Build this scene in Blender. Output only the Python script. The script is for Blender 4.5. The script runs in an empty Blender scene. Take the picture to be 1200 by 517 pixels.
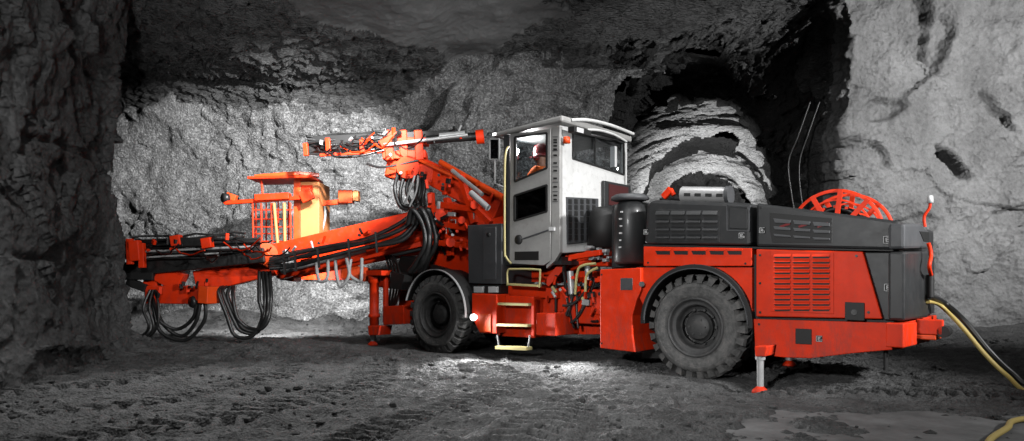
import bpy, math, random
import numpy as np
from mathutils import Vector, Matrix
from mathutils.geometry import tessellate_polygon
random.seed(7); rng = np.random.RandomState(7)
SC = bpy.context.scene; COL = SC.collection

# ------------------------------------------------------------------ camera
F_PX, CX, HY, CAMZ = 826.0, 600.0, 325.0, 1.23
cd = bpy.data.cameras.new('camera'); cam = bpy.data.objects.new('camera', cd); COL.objects.link(cam)
cam.location = (0, 0, CAMZ); cam.rotation_euler = (math.radians(90), 0, 0)
cd.sensor_width = 36; cd.lens = 36 * F_PX / 1200; cd.shift_y = (HY - 258.5) / 1200; cd.clip_end = 300; cd.clip_start = 0.05
SC.camera = cam
# ------------------------------------------------------------------ world
w = bpy.data.worlds.new('World'); SC.world = w; w.use_nodes = True
w.node_tree.nodes['Background'].inputs[0].default_value = (0.9, 0.95, 1, 1)
w.node_tree.nodes['Background'].inputs[1].default_value = 0.0
SC.view_settings.view_transform = 'Standard'; SC.view_settings.look = 'None'
SC.view_settings.exposure = 0; SC.view_settings.gamma = 1; SC.view_settings.use_curve_mapping = False
SC.cycles.max_bounces = 6; SC.cycles.diffuse_bounces = 0; SC.cycles.transparent_max_bounces = 12
SC.cycles.sample_clamp_indirect = 4; SC.cycles.caustics_reflective = False; SC.cycles.caustics_refractive = False
SC.cycles.use_denoising = True

# ------------------------------------------------------------------ lamps (unseen work lamps, plus added fill and raking lights)
def area(name, loc, target, size, power, color=(1, 1, 1), spread=180):
    l = bpy.data.lights.new(name, 'AREA'); l.energy = power; l.size = size; l.color = color; l.spread = math.radians(spread)
    o = bpy.data.objects.new(name, l); COL.objects.link(o); o.location = loc
    o.rotation_euler = (Vector(target) - Vector(loc)).to_track_quat('-Z', 'Y').to_euler(); return o
def spot(name, loc, target, power, angle, blend=0.6, rad=0.1, color=(1, 1, 1)):
    l = bpy.data.lights.new(name, 'SPOT'); l.energy = power; l.spot_size = math.radians(angle); l.spot_blend = blend
    l.shadow_soft_size = rad; l.color = color
    o = bpy.data.objects.new(name, l); COL.objects.link(o); o.location = loc
    o.rotation_euler = (Vector(target) - Vector(loc)).to_track_quat('-Z', 'Y').to_euler(); return o
spot('work_lamp_key', (9.5, 2.0, 5.2), (1.8, 11.0, 1.9), 7500, 46, 0.8, 0.3)
spot('front_fill_light', (-2.6, 0.2, 3.0), (2.3, 9.0, 1.1), 2100, 44, 0.8, 0.25)  # added fill from the camera side for the rear body
spot('boom_fill_light', (-0.5, 4.5, 5.0), (-3.0, 13.0, 2.4), 900, 40, 0.8, 0.15)  # added fill for the booms, stands above the camera
spot('work_lamp_wall', (-1.2, 9.0, 5.02), (-5.9, 17.0, 2.4), 6800, 50, 0.5, 0.12)
spot('wall_low_fill_light', (-5.0, 14.3, 1.28), (-4.6, 16.2, 0.2), 560, 150, 0.6, 0.05)  # added behind the boom to fill the shadow at the wall foot
spot('left_wall_fill_light', (-3.6, 4.2, 4.4), (-6.3, 9.6, 1.9), 580, 70, 0.9, 0.1)  # added so the texture of the left wall shows
spot('floor_rake_light', (-4.0, 10.8, 5.6), (-2.4, 6.0, 0.0), 1800, 74, 0.8, 0.05)  # added raking light that brings out the ruts
spot('ceiling_uplight', (0.4, 13.4, 3.4), (-2.2, 14.8, 6.6), 70, 130, 0.9, 0.06)  # added uplight for the ceiling, hidden behind the cab
spot('ceiling_fill_light', (-2.5, 2.5, 1.6), (-3.2, 13.2, 7.0), 1700, 58, 0.9, 0.2)  # added low fill that evens out the ceiling
spot('brow_rake_light', (3.6, 13.0, 2.2), (3.4, 14.6, 7.4), 420, 66, 0.8, 0.05)  # added to rake the rock over the tunnel mouth, hidden by the rig
spot('work_lamp_right', (10.6, 7.2, 4.8), (9.3, 14.5, 4.2), 3900, 86, 0.9, 0.15)
spot('work_lamp_tunnel_near', (4.4, 17.3, 1.5), (5.2, 20.2, 3.3), 1900, 66, 0.8, 0.04)
spot('work_lamp_tunnel_far', (6.4, 21.2, 1.3), (6.6, 23.4, 3.1), 900, 58, 0.7, 0.04)
spot('work_lamp_tunnel_end', (6.6, 25.5, 1.0), (5.5, 30, 2.6), 160, 110, 0.8, 0.3)
spot('foreground_fill_light', (7.5, 4.0, 2.6), (1.0, 6.6, 0.0), 420, 70, 0.9, 0.06)  # extra light added to brighten the right foreground
area('overhead_fill_light', (-0.5, 1.5, 5.9), (0.2, 9, 0.0), 3.0, 50, spread=120)  # large weak fill added in place of bounced light
area('overhead_fill_light', (1.5, 8.6, 5.9), (0.8, 10, 0.0), 1.6, 60, spread=110)  # second overhead fill added above the rig

# ------------------------------------------------------------------ materials
def M(name, base, rough=0.6, metal=0.0, var=0.0, vscale=3.0, bump=0.0, bscale=30.0, coat=0.0, emit=None, dust=0.0):
    m = bpy.data.materials.new(name); m.use_nodes = True; nt = m.node_tree; b = nt.nodes['Principled BSDF']
    b.inputs['Base Color'].default_value = (*base, 1); b.inputs['Roughness'].default_value = rough
    b.inputs['Metallic'].default_value = metal; b.inputs['Coat Weight'].default_value = coat
    b.inputs['Coat Roughness'].default_value = 0.15
    tc = nt.nodes.new('ShaderNodeTexCoord')
    if var or dust:
        n = nt.nodes.new('ShaderNodeTexNoise'); n.inputs['Scale'].default_value = vscale; n.inputs['Detail'].default_value = 8
        n.inputs['Roughness'].default_value = 0.7; nt.links.new(tc.outputs['Object'], n.inputs['Vector'])
        r = nt.nodes.new('ShaderNodeValToRGB'); r.color_ramp.elements[0].position = 0.3; r.color_ramp.elements[1].position = 0.72
        r.color_ramp.elements[0].color = (*[c * (1 - var) for c in base], 1)
        r.color_ramp.elements[1].color = (*[min(1, c * (1 + var)) for c in base], 1)
        nt.links.new(n.outputs['Fac'], r.inputs[0]); out = r.outputs[0]
        if dust:
            n2 = nt.nodes.new('ShaderNodeTexNoise'); n2.inputs['Scale'].default_value = 9; n2.inputs['Detail'].default_value = 9
            n2.inputs['Roughness'].default_value = 0.75; nt.links.new(tc.outputs['Object'], n2.inputs['Vector'])
            mr = nt.nodes.new('ShaderNodeMapRange'); mr.inputs[1].default_value = 0.52; mr.inputs[2].default_value = 0.8
            mr.inputs[3].default_value = 0.0; mr.inputs[4].default_value = dust; nt.links.new(n2.outputs['Fac'], mr.inputs[0])
            mx = nt.nodes.new('ShaderNodeMixRGB'); mx.inputs[2].default_value = (0.16, 0.14, 0.13, 1)
            nt.links.new(mr.outputs[0], mx.inputs[0]); nt.links.new(out, mx.inputs[1]); out = mx.outputs[0]
            mr2 = nt.nodes.new('ShaderNodeMapRange'); mr2.inputs[3].default_value = rough * 0.8; mr2.inputs[4].default_value = min(1, rough * 1.6)
            nt.links.new(n2.outputs['Fac'], mr2.inputs[0]); nt.links.new(mr2.outputs[0], b.inputs['Roughness'])
        nt.links.new(out, b.inputs['Base Color'])
    if bump:
        n = nt.nodes.new('ShaderNodeTexNoise'); n.inputs['Scale'].default_value = bscale; n.inputs['Detail'].default_value = 6
        nt.links.new(tc.outputs['Object'], n.inputs['Vector']); bp = nt.nodes.new('ShaderNodeBump')
        bp.inputs['Strength'].default_value = bump; bp.inputs['Distance'].default_value = 0.02
        nt.links.new(n.outputs['Fac'], bp.inputs['Height']); nt.links.new(bp.outputs[0], b.inputs['Normal'])
    if emit:
        b.inputs['Emission Color'].default_value = (1, 1, 1, 1); b.inputs['Emission Strength'].default_value = emit
    return m
RED = M('rig_red_paint', (0.76, 0.033, 0.002), 0.45, var=0.20, vscale=2.2, coat=0.0, dust=0.24, bump=0.05, bscale=8)
def mud(m, z1, amt):
    nt = m.node_tree; b = nt.nodes['Principled BSDF']; L = nt.links.new; N = nt.nodes.new
    src = b.inputs['Base Color'].links[0].from_socket
    g = N('ShaderNodeNewGeometry'); sp = N('ShaderNodeSeparateXYZ'); L(g.outputs['Position'], sp.inputs[0])
    mr = N('ShaderNodeMapRange'); mr.inputs[1].default_value = z1; mr.inputs[2].default_value = 0.25; L(sp.outputs['Z'], mr.inputs[0])
    n = N('ShaderNodeTexNoise'); n.inputs['Scale'].default_value = 6; n.inputs['Detail'].default_value = 10; n.inputs['Roughness'].default_value = 0.75
    mp = N('ShaderNodeMapping'); mp.inputs['Scale'].default_value = (1, 1, 0.35); L(g.outputs['Position'], mp.inputs['Vector']); L(mp.outputs[0], n.inputs['Vector'])
    m2 = N('ShaderNodeMapRange'); m2.inputs[1].default_value = 0.46; m2.inputs[2].default_value = 0.68; L(n.outputs['Fac'], m2.inputs[0])
    mu = N('ShaderNodeMath'); mu.operation = 'MULTIPLY'; L(mr.outputs[0], mu.inputs[0]); L(m2.outputs[0], mu.inputs[1])
    mv = N('ShaderNodeMath'); mv.operation = 'MULTIPLY'; mv.inputs[1].default_value = amt; L(mu.outputs[0], mv.inputs[0])
    mx = N('ShaderNodeMixRGB'); mx.inputs[2].default_value = (0.075, 0.06, 0.055, 1); L(mv.outputs[0], mx.inputs[0]); L(src, mx.inputs[1]); L(mx.outputs[0], b.inputs['Base Color'])
mud(RED, 1.15, 0.75)
RED.node_tree.nodes['Principled BSDF'].inputs['Specular IOR Level'].default_value = 0.28
ORANGE = M('orange_and_lit_red_paint', (0.80, 0.068, 0.005), 0.42, var=0.12, vscale=3, coat=0.1, dust=0.25)  # brighter copy of the rig red for lamplit front parts; beacon orange too
OVERLIT = M('overlit_orange_panel', (0.62, 0.22, 0.07), 0.5, var=0.1, vscale=4, dust=0.15)  # orange painted paler to stand for strong light on the basket
DGREY = M('charcoal_paint', (0.020, 0.021, 0.022), 0.40, var=0.25, vscale=3, coat=0.1, dust=0.16)
MGREY = M('grey_paint', (0.060, 0.062, 0.066), 0.45, var=0.2, vscale=3, dust=0.25)
WHITE = M('white_cab_paint', (0.62, 0.62, 0.61), 0.35, var=0.10, vscale=2.5, coat=0.2, dust=0.5)
SHADECAB = M('shaded_white_cab_paint', (0.34, 0.335, 0.325), 0.4, var=0.14, vscale=2.5, coat=0.15, dust=0.5)  # white cab paint darkened to stand for shade on the door side
BLACK = M('matt_black', (0.008, 0.008, 0.008), 0.6)
RUBBER = M('black_hose_rubber', (0.014, 0.014, 0.014), 0.38, var=0.3, vscale=12)
GHOSE = M('pale_grey_hose', (0.35, 0.35, 0.35), 0.4)
TYRE = M('dusty_tyre_rubber', (0.105, 0.104, 0.102), 0.75, var=0.6, vscale=9, bump=0.5, bscale=40, dust=0.9)
RIM = M('dusty_grey_rim', (0.075, 0.075, 0.075), 0.5, metal=0.3, var=0.35, vscale=8, dust=0.5)
STEEL = M('bright_steel', (0.42, 0.42, 0.42), 0.35, metal=0.3, var=0.15, vscale=9)
DSTEEL = M('oily_dark_steel', (0.05, 0.05, 0.05), 0.4, metal=0.7, var=0.5, vscale=9)
YEL = M('pale_yellow_paint', (0.52, 0.45, 0.20), 0.45, var=0.1)
LAMPM = M('lit_lamp_glass', (1, 1, 1), 0.3, emit=3.5)
MARK = M('white_sticker', (0.6, 0.6, 0.6), 0.5)
SKIN = M('skin', (0.42, 0.2, 0.13), 0.55)
JACKET = M('orange_jacket', (0.95, 0.16, 0.02), 0.8, var=0.2, vscale=8)
HELM = M('dark_red_helmet', (0.2, 0.01, 0.012), 0.3)
YCAB = M('yellow_cable_sheath', (0.5, 0.38, 0.12), 0.5)
def glass(name, tint, refl):
    m = bpy.data.materials.new(name); m.use_nodes = True; nt = m.node_tree
    for n in list(nt.nodes):
        if n.type != 'OUTPUT_MATERIAL': nt.nodes.remove(n)
    t = nt.nodes.new('ShaderNodeBsdfTransparent'); t.inputs[0].default_value = (*tint, 1)
    g = nt.nodes.new('ShaderNodeBsdfGlossy'); g.inputs['Roughness'].default_value = 0.03
    mx = nt.nodes.new('ShaderNodeMixShader'); mx.inputs[0].default_value = refl
    nt.links.new(t.outputs[0], mx.inputs[1]); nt.links.new(g.outputs[0], mx.inputs[2])
    nt.links.new(mx.outputs[0], nt.nodes['Material Output'].inputs[0]); return m
GLASS = glass('window_glass', (0.82, 0.84, 0.85), 0.08)
TINT = glass('tinted_glass', (0.12, 0.12, 0.13), 0.06)

def rock_mat(name, lo, hi, scale=1.0, speck=0.0, bump=1.0, rough=0.85, strat=None, stain=0.3, mid=0.5):
    m = bpy.data.materials.new(name); m.use_nodes = True; nt = m.node_tree; b = nt.nodes['Principled BSDF']
    L = nt.links.new; N = nt.nodes.new
    b.inputs['Roughness'].default_value = rough
    tc = N('ShaderNodeTexCoord'); mp = N('ShaderNodeMapping'); L(tc.outputs['Object'], mp.inputs['Vector'])
    if strat: mp.inputs['Rotation'].default_value = strat[0]; mp.inputs['Scale'].default_value = strat[1]
    n1 = N('ShaderNodeTexNoise'); n1.inputs['Scale'].default_value = 1.1 * scale; n1.inputs['Detail'].default_value = 6; n1.inputs['Roughness'].default_value = 0.6
    n2 = N('ShaderNodeTexNoise'); n2.inputs['Scale'].default_value = 9 * scale; n2.inputs['Detail'].default_value = 10; n2.inputs['Roughness'].default_value = 0.8
    n3 = N('ShaderNodeTexVoronoi'); n3.inputs['Scale'].default_value = 16 * scale
    for n in (n1, n2, n3): L(mp.outputs[0], n.inputs['Vector'])
    ad = N('ShaderNodeMath'); ad.operation = 'MULTIPLY_ADD'; ad.inputs[1].default_value = stain; L(n1.outputs['Fac'], ad.inputs[0])
    ml = N('ShaderNodeMath'); ml.operation = 'MULTIPLY'; ml.inputs[1].default_value = 1 - stain; L(n2.outputs['Fac'], ml.inputs[0]); L(ml.outputs[0], ad.inputs[2])
    r = N('ShaderNodeValToRGB'); r.color_ramp.elements[0].position = mid - 0.16; r.color_ramp.elements[1].position = mid + 0.16
    r.color_ramp.elements[0].color = (lo, lo, lo, 1); r.color_ramp.elements[1].color = (hi, hi, hi, 1)
    L(ad.outputs[0], r.inputs[0]); out = r.outputs[0]
    if speck:
        v = N('ShaderNodeTexNoise'); v.inputs['Scale'].default_value = 14 * scale; v.inputs['Detail'].default_value = 5; v.inputs['Roughness'].default_value = 0.7; L(tc.outputs['Object'], v.inputs['Vector'])
        mr = N('ShaderNodeMapRange'); mr.inputs[1].default_value = 0.47; mr.inputs[2].default_value = 0.70; L(v.outputs['Fac'], mr.inputs[0])
        mx = N('ShaderNodeMixRGB'); mx.inputs[2].default_value = (speck, speck, speck, 1); L(mr.outputs[0], mx.inputs[0]); L(out, mx.inputs[1]); out = mx.outputs[0]
    L(out, b.inputs['Base Color'])
    b1 = N('ShaderNodeBump'); b1.inputs['Strength'].default_value = 1; b1.inputs['Distance'].default_value = 0.06 * bump / scale
    L(n2.outputs['Fac'], b1.inputs['Height'])
    b2 = N('ShaderNodeBump'); b2.inputs['Strength'].default_value = 1; b2.inputs['Distance'].default_value = 0.022 * bump / scale
    L(n3.outputs['Distance'], b2.inputs['Height']); L(b1.outputs[0], b2.inputs['Normal']); L(b2.outputs[0], b.inputs['Normal'])
    return m
SHOT = rock_mat('speckled_sprayed_concrete', 0.05, 0.36, 1.3, speck=0.62, bump=1.8)
SHOT2 = rock_mat('grey_sprayed_concrete', 0.13, 0.34, 0.8, bump=0.9, stain=0.5)
SMOOTH = rock_mat('smooth_sprayed_concrete', 0.13, 0.24, 0.5, bump=0.5, stain=0.7)
DROCK = rock_mat('dark_layered_rock', 0.025, 0.26, 1.2, bump=2.0, strat=((0.2, 0.5, 0.3), (0.5, 1.0, 2.6)), stain=0.25, mid=0.52)
NROCK = rock_mat('dark_blocky_rock', 0.03, 0.18, 0.75, bump=1.7, stain=0.5)
LROCK = rock_mat('pale_broken_rock', 0.10, 0.62, 1.0, bump=1.8, strat=((0.1, 0.4, 0.1), (0.7, 1, 1.8)), stain=0.2, mid=0.42)
SHADEROCK = rock_mat('shade_black_rock', 0.008, 0.05, 1.0, bump=1.5)  # rock painted near black so the bores look unlit
GROUND = rock_mat('dark_grit_floor', 0.02, 0.18, 2.2, bump=1.8, rough=0.8, stain=0.5)
PALEMUD = M('pale_dried_mud', (0.17, 0.17, 0.17), 0.6, var=0.5, vscale=1.6, bump=0.12, bscale=5)  # matt pale mud, no water surface

# ------------------------------------------------------------------ numpy noise
def _h(ix, iy, iz, k):
    n = (ix.astype(np.int64) * 73856093) ^ (iy.astype(np.int64) * 19349663) ^ (iz.astype(np.int64) * 83492791) ^ (k * 2654435761)
    n = (n ^ (n >> 13)) * 1274126177 & 0x7fffffff; n = (n ^ (n >> 15)) * 668265263 & 0x7fffffff
    return (n ^ (n >> 12)) % 65536 / 65536.0
def vn(p, k=0):
    i = np.floor(p); f = p - i; f = f * f * f * (f * (f * 6 - 15) + 10); x, y, z = i[..., 0], i[..., 1], i[..., 2]; r = 0
    for a in (0, 1):
        for b in (0, 1):
            for c in (0, 1):
                wt = (f[..., 0] if a else 1 - f[..., 0]) * (f[..., 1] if b else 1 - f[..., 1]) * (f[..., 2] if c else 1 - f[..., 2])
                r = r + wt * _h(x + a, y + b, z + c, k)
    return r * 2 - 1
def fbm(p, o=5, k=0, g=0.5):
    r = 0; a = 1
    for j in range(o): r = r + a * vn(p * (2.03 ** j) + 17.3 * j, k + j); a *= g
    return r
def ridged(p, o=4, k=0):
    r = 0; a = 1
    for j in range(o): r = r + a * (1 - 2 * np.abs(vn(p * (2.03 ** j) + 9.1 * j, k + j))); a *= 0.5
    return r
def facet(p, k=0):          # blocky fractured rock: every cell is a tilted plane
    i = np.floor(p); best = np.full(p.shape[:-1], 1e9); val = np.zeros(p.shape[:-1])
    for a in (-1, 0, 1):
        for b in (-1, 0, 1):
            for c in (-1, 0, 1):
                j = i + np.array([a, b, c]); x, y, z = j[..., 0], j[..., 1], j[..., 2]
                c0 = np.stack([x + _h(x, y, z, k + 1), y + _h(x, y, z, k + 2), z + _h(x, y, z, k + 3)], -1)
                d = p - c0; dd = (d * d).sum(-1)
                g = np.stack([_h(x, y, z, k + 4), _h(x, y, z, k + 5), _h(x, y, z, k + 6)], -1) * 2 - 1
                v = (d * g).sum(-1) * 1.3 + _h(x, y, z, k + 7) - 0.5
                m = dd < best; best = np.where(m, dd, best); val = np.where(m, v, val)
    return val

def grid(name, Pt, mats, keep=None, mi=None, kind='structure', label=None, cat=None, smooth=True, **kw):
    nu, nv = Pt.shape[:2]; idx = np.arange(nu * nv).reshape(nu, nv)
    q = np.stack([idx[:-1, :-1], idx[1:, :-1], idx[1:, 1:], idx[:-1, 1:]], -1).reshape(-1, 4)
    mif = None
    if mi is not None: mif = mi[:-1, :-1].reshape(-1)
    if keep is not None:
        k = (keep[:-1, :-1] & keep[1:, :-1] & keep[1:, 1:] & keep[:-1, 1:]).reshape(-1); q = q[k]
        if mif is not None: mif = mif[k]
    me = bpy.data.meshes.new(name); me.vertices.add(nu * nv); me.vertices.foreach_set('co', Pt.reshape(-1).astype(np.float32))
    me.loops.add(q.size); me.loops.foreach_set('vertex_index', q.reshape(-1).astype(np.int32))
    me.polygons.add(len(q)); me.polygons.foreach_set('loop_start', np.arange(0, q.size, 4, dtype=np.int32))
    if mif is not None: me.polygons.foreach_set('material_index', mif.astype(np.int32))
    me.polygons.foreach_set('use_smooth', np.full(len(q), smooth)); me.update(calc_edges=True); me.validate()
    for m in (mats if isinstance(mats, list) else [mats]): me.materials.append(m)
    o = bpy.data.objects.new(name, me); COL.objects.link(o)
    if kind: o['kind'] = kind
    if label: o['label'] = label
    if cat: o['category'] = cat
    return o
def normals(Pt):
    a = np.gradient(Pt, axis=0); b = np.gradient(Pt, axis=1); n = np.cross(a, b)
    return n / (np.linalg.norm(n, axis=-1, keepdims=True) + 1e-9)
def curve(pts, n):          # resample a plan polyline smoothly
    pts = np.array(pts, float); d = np.r_[0, np.cumsum(np.linalg.norm(np.diff(pts, axis=0), axis=1))]
    s = np.linspace(0, d[-1], n); return np.stack([np.interp(s, d, pts[:, k]) for k in range(pts.shape[1])], -1)
def sm(x, a, b): t = np.clip((x - a) / (b - a), 0, 1); return t * t * (3 - 2 * t)

# ------------------------------------------------------------------ ground
xs = np.unique(np.r_[np.linspace(-17, -7, 60), np.arange(-7, 6.5, 0.026), np.linspace(6.5, 18, 80)])
ys = np.unique(np.r_[np.linspace(-6, 4.6, 60), np.arange(4.6, 10.5, 0.026), np.linspace(10.5, 18, 190), np.linspace(18, 36, 90)])
Xg, Yg = np.meshgrid(xs, ys, indexing='ij'); G3 = np.stack([Xg, Yg, np.zeros_like(Xg)], -1)
def ground_h(X, Y, detail=True):
    p = np.stack([X, Y, np.zeros_like(X)], -1)
    z = 0.035 * fbm(p * 0.55, 3, 3)
    if detail: z = z + 0.026 * fbm(p * np.array([3.0, 4.5, 1]), 5, 20, 0.66) + 0.012 * facet(p * np.array([9.0, 11.0, 1]), 33)
    # tyre ruts with lug prints
    def rut(z, pts, wd, per, ph):
        best = np.full(X.shape, 1e9); sv = np.zeros_like(X); lat = np.zeros_like(X); s0 = 0
        pts = curve(pts, 30)
        for a, b in zip(pts[:-1], pts[1:]):
            d = b - a; l = np.hypot(*d); d = d / l; t = np.clip((X - a[0]) * d[0] + (Y - a[1]) * d[1], 0, l)
            dx = X - a[0] - d[0] * t; dy = Y - a[1] - d[1] * t; dd = dx * dx + dy * dy; m = dd < best
            best = np.where(m, dd, best); sv = np.where(m, s0 + t, sv); lat = np.where(m, dx * d[1] - dy * d[0], lat); s0 += l
        d = np.sqrt(best); m = 1 - sm(d, wd * 0.8, wd)
        lug = sm(np.sin((sv + np.abs(lat) * 0.5) / per * 2 * math.pi + ph), -0.2, 0.5)
        wear = 0.5 + 0.5 * sm(fbm(p * 0.9, 2, 50 + int(ph * 10)), -0.5, 0.2)
        return z * (1 - 0.55 * m) + m * wear * (0.10 * lug - 0.075) + 0.02 * np.exp(-((d - wd * 1.08) / 0.07) ** 2)
    if detail:
        z = rut(z, [(-5.6, 5.2), (-3.6, 6.8), (-2.9, 8.4), (-3.3, 10.4), (-5, 13)], 0.30, 0.21, 0.3)
        z = rut(z, [(-4.2, 4.4), (-2.4, 6.1), (-1.6, 7.9), (-1.9, 10)], 0.30, 0.21, 1.1)
        z = rut(z, [(-6.3, 6.2), (-4.6, 8.2), (-4.3, 10), (-4.6, 12)], 0.27, 0.20, 2.0)
        z = rut(z, [(-0.2, 4.6), (0.6, 6.6), (2.6, 7.5), (6, 7.3)], 0.28, 0.20, 0.7)
        z = rut(z, [(-1.4, 4.8), (-0.3, 7.2), (0.2, 8.2), (-0.6, 10)], 0.2, 0.16, 1.7)
    # rubble banks against the walls
    wl = -6.6 + 0.12 * (Y - 12)
    z = z + 0.35 * np.exp(-np.maximum(X - wl, 0) / 0.35) * (Y < 13) * sm(13 - Y, 0, 1)
    z = z + 0.30 * sm(Y, 15.2, 16.6) * (1 + 0.5 * fbm(p * 1.4, 3, 8)) * (1 - sm(X, 2, 2.6) * (1 - sm(X, 6.4, 7)))
    z = z + 0.28 * sm(Y - (13.6 - 0.35 * np.maximum(X - 9, 0)), 0, 1.2) * sm(X, 6.4, 7)
    # shallow basin for the pale mud in the right foreground
    d = ((X - 4.1) / 2.9) ** 2 + ((Y - 5.25) / 1.2) ** 2 + 0.55 * fbm(p * 1.9, 5, 61, 0.65)
    z = z * (0.25 + 0.75 * sm(d, 0.6, 1.5)) + 0.012 * sm(d, 0.7, 1.2) - 0.035 * (1 - sm(d, 0.55, 1.1))
    z = z - 0.10 * np.exp(-(((X - 2.57) / .45) ** 2 + ((Y - 7.99) / .35) ** 2))
    z = np.where((X > 0.8) & (Y < 7.4) & (d > 1.15), np.maximum(z, -0.004), z)
    # flat under the machine so that tyres and feet stand on it
    return z
Zg = ground_h(Xg, Yg)
for cx, cy, r in ((2.35, 8.75, .5), (-1.1, 11.6, .5), (-2.3, 12.3, .3), (-2.2,11.5,.3), (3.6,9.9,.6), (.2,12.9,.6)):
    Zg = Zg * sm(np.hypot(Xg - cx, Yg - cy), r * 0.6, r * 1.7)
G3[..., 2] = Zg
grid('ground', G3, GROUND)
PALEMUD.node_tree.nodes['Principled BSDF'].inputs['Specular IOR Level'].default_value = 0.04
pp = np.array([[(x, y, -0.008) for y in np.linspace(3.2, 7.1, 20)] for x in np.linspace(1.0, 8.0, 30)])
grid('pale_mud_patch', pp, PALEMUD)

# ------------------------------------------------------------------ near rock wall on the left
pl = curve([(-5.3, -4), (-5.5, 3), (-5.85, 8), (-6.35, 10.5), (-6.75, 12.0), (-7.6, 12.7), (-10.5, 13.2), (-14, 13.4)], 420)
tz = np.linspace(-0.4, 8.0, 190)
Wl = np.zeros((420, 190, 3)); Wl[..., 0] = pl[:, None, 0]; Wl[..., 1] = pl[:, None, 1]; Wl[..., 2] = tz[None]
Wl[..., 0] += 0.35 * np.exp(-tz / 0.5)[None] + 0.10 * np.sin(tz * 1.5)[None] + 0.35 * sm(tz, 4.6, 7)[None]
nl = normals(Wl)
dl = 0.17 * facet(Wl * np.array([.9, .9, .8]), 3) + 0.08 * facet(Wl * np.array([2.2, 2.2, 2.2]), 11) + 0.015 * facet(Wl * 7, 13) + 0.09 * fbm(Wl * 0.8, 5, 5) + 0.02 * fbm(Wl * 8, 3, 9)
for zc, am in ((3.05, .12), (1.55, .10), (4.4, .14)):           # bedding cracks
    dl -= am * np.exp(-((Wl[..., 2] - zc - 0.12 * fbm(Wl * 0.7, 3, 70)) / 0.045) ** 2) * sm(fbm(Wl * .6, 2, 44), -0.1, 0.3)
Wl += nl * dl[..., None]
grid('rock_wall_left', Wl, NROCK)

# ------------------------------------------------------------------ back wall and ceiling (one bent sheet)
nx, nw, nc = 560, 150, 330
Xc = np.linspace(-13.5, 15.5, nx)
Yw = np.interp(Xc, [-13.5, -8, -5, -2.5, 0, 2.0, 7, 9, 15.5], [18.5, 17.4, 16.7, 16.4, 16.2, 16.3, 16.6, 16.6, 16.6])
Hc = np.interp(Xc, [-13.5, -8, -5, -3, -1, 1, 4, 6.5, 8.5, 15.5], [6.6, 6.1, 5.7, 5.75, 6.2, 6.3, 6.6, 7.2, 9.0, 9.0])
Bs = np.zeros((nx, nw + nc, 3)); Bs[..., 0] = Xc[:, None]
u = np.linspace(0, 1, nw)
Bs[:, :nw, 2] = -0.3 + (Hc[:, None] - 0.15 + 0.3) * u; Bs[:, :nw, 1] = Yw[:, None] - 0.5 * u ** 4
v = np.linspace(0, 1, nc) ** 1.35
Bs[:, nw:, 1] = (Yw - 0.55)[:, None] + (-4.5 - Yw)[:, None] * v; Bs[:, nw:, 2] = Hc[:, None] - 0.02 + 0.9 * sm(v, 0, 0.5)
nb = normals(Bs)
if nb[nx // 3, nw // 2, 1] > 0: nb = -nb
isc = np.zeros((nx, nw + nc), bool); isc[:, nw:] = True
X, Y, Z = Bs[..., 0], Bs[..., 1], Bs[..., 2]
j = 0.75 * fbm(Bs * 1.1, 5, 90, 0.6)
j2 = 0.6 * fbm(Bs * 0.8, 2, 92)
smooth_zone = isc & (X + j2 > -3.3 + (Y - 12.4) * 0.6) & (X + j2 < 2.6 - (Y - 12.6) * 1.05)
rock_top = (~isc) & (Z > 5.0 + 0.35 * j + 0.35 * np.abs(X + 3) * (X < -3) * 0.3 + 0.9 * sm(X, -4, -1)) & (X < -1.4 + 0.8 * j)
dark_brow = (X + j > 0.6) & (Z > 5.9)
rocky = (isc & ~smooth_zone) | rock_top | dark_brow
R = rocky.astype(float)
for _ in range(3): R[1:-1, 1:-1] = (R[1:-1, 1:-1] + R[:-2, 1:-1] + R[2:, 1:-1] + R[1:-1, :-2] + R[1:-1, 2:]) / 5
c_, s_ = math.cos(0.35), math.sin(0.35)
ps = np.stack([(X * c_ + Y * s_) * 0.7, (-X * s_ + Y * c_) * 1.7, Z * 2.4], -1)
rough_d = 0.22 * facet(ps * 1.1, 21) + 0.14 * facet(ps * 2.9, 31) + 0.07 * facet(ps * 7, 41) + 0.16 * ridged(ps * 0.7, 4, 51)
shot_d = (~isc) * 0.14 * ridged(Bs * np.array([0.8, 1.5, 1.9]) + 0.4 * fbm(Bs, 2, 71)[..., None], 5, 73) * sm(X, -6.5, -3.5) + (~isc) * 0.08 * facet(Bs * 3.1, 67) * sm(fbm(Bs * .5, 2, 68), -.3, .3) + 0.16 * fbm(Bs * 0.7, 4, 6) + np.where(isc, 0.008, 0.035) * fbm(Bs * 4.5, 3, 15) + (~isc) * 0.05 * facet(Bs * 1.6, 66)
dk = np.exp(-((X + 2.0 - 0.55 * (Z - 5.0)) / 0.30) ** 4 - ((Z - 5.05) / 0.42) ** 4)
rough_d = rough_d - 0.0
Bs[..., 1] += 0.7 * dk * (~isc)
rough_d = 0.13 * facet(ps * 1.1, 21) + 0.11 * facet(ps * 3.1, 31) + 0.08 * facet(ps * 7.5, 41) + 0.09 * ridged(ps * 1.3, 4, 51) + 0.03 * facet(ps * 15, 45)
rough_d = rough_d * 0.8
Bs += nb * ((rough_d - 0.04) * R + shot_d * (1 - R))[..., None]
mi = np.where(rocky, 1, np.where(isc, 2, 0)) 
keep = np.ones((nx, nw + nc), bool)
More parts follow.
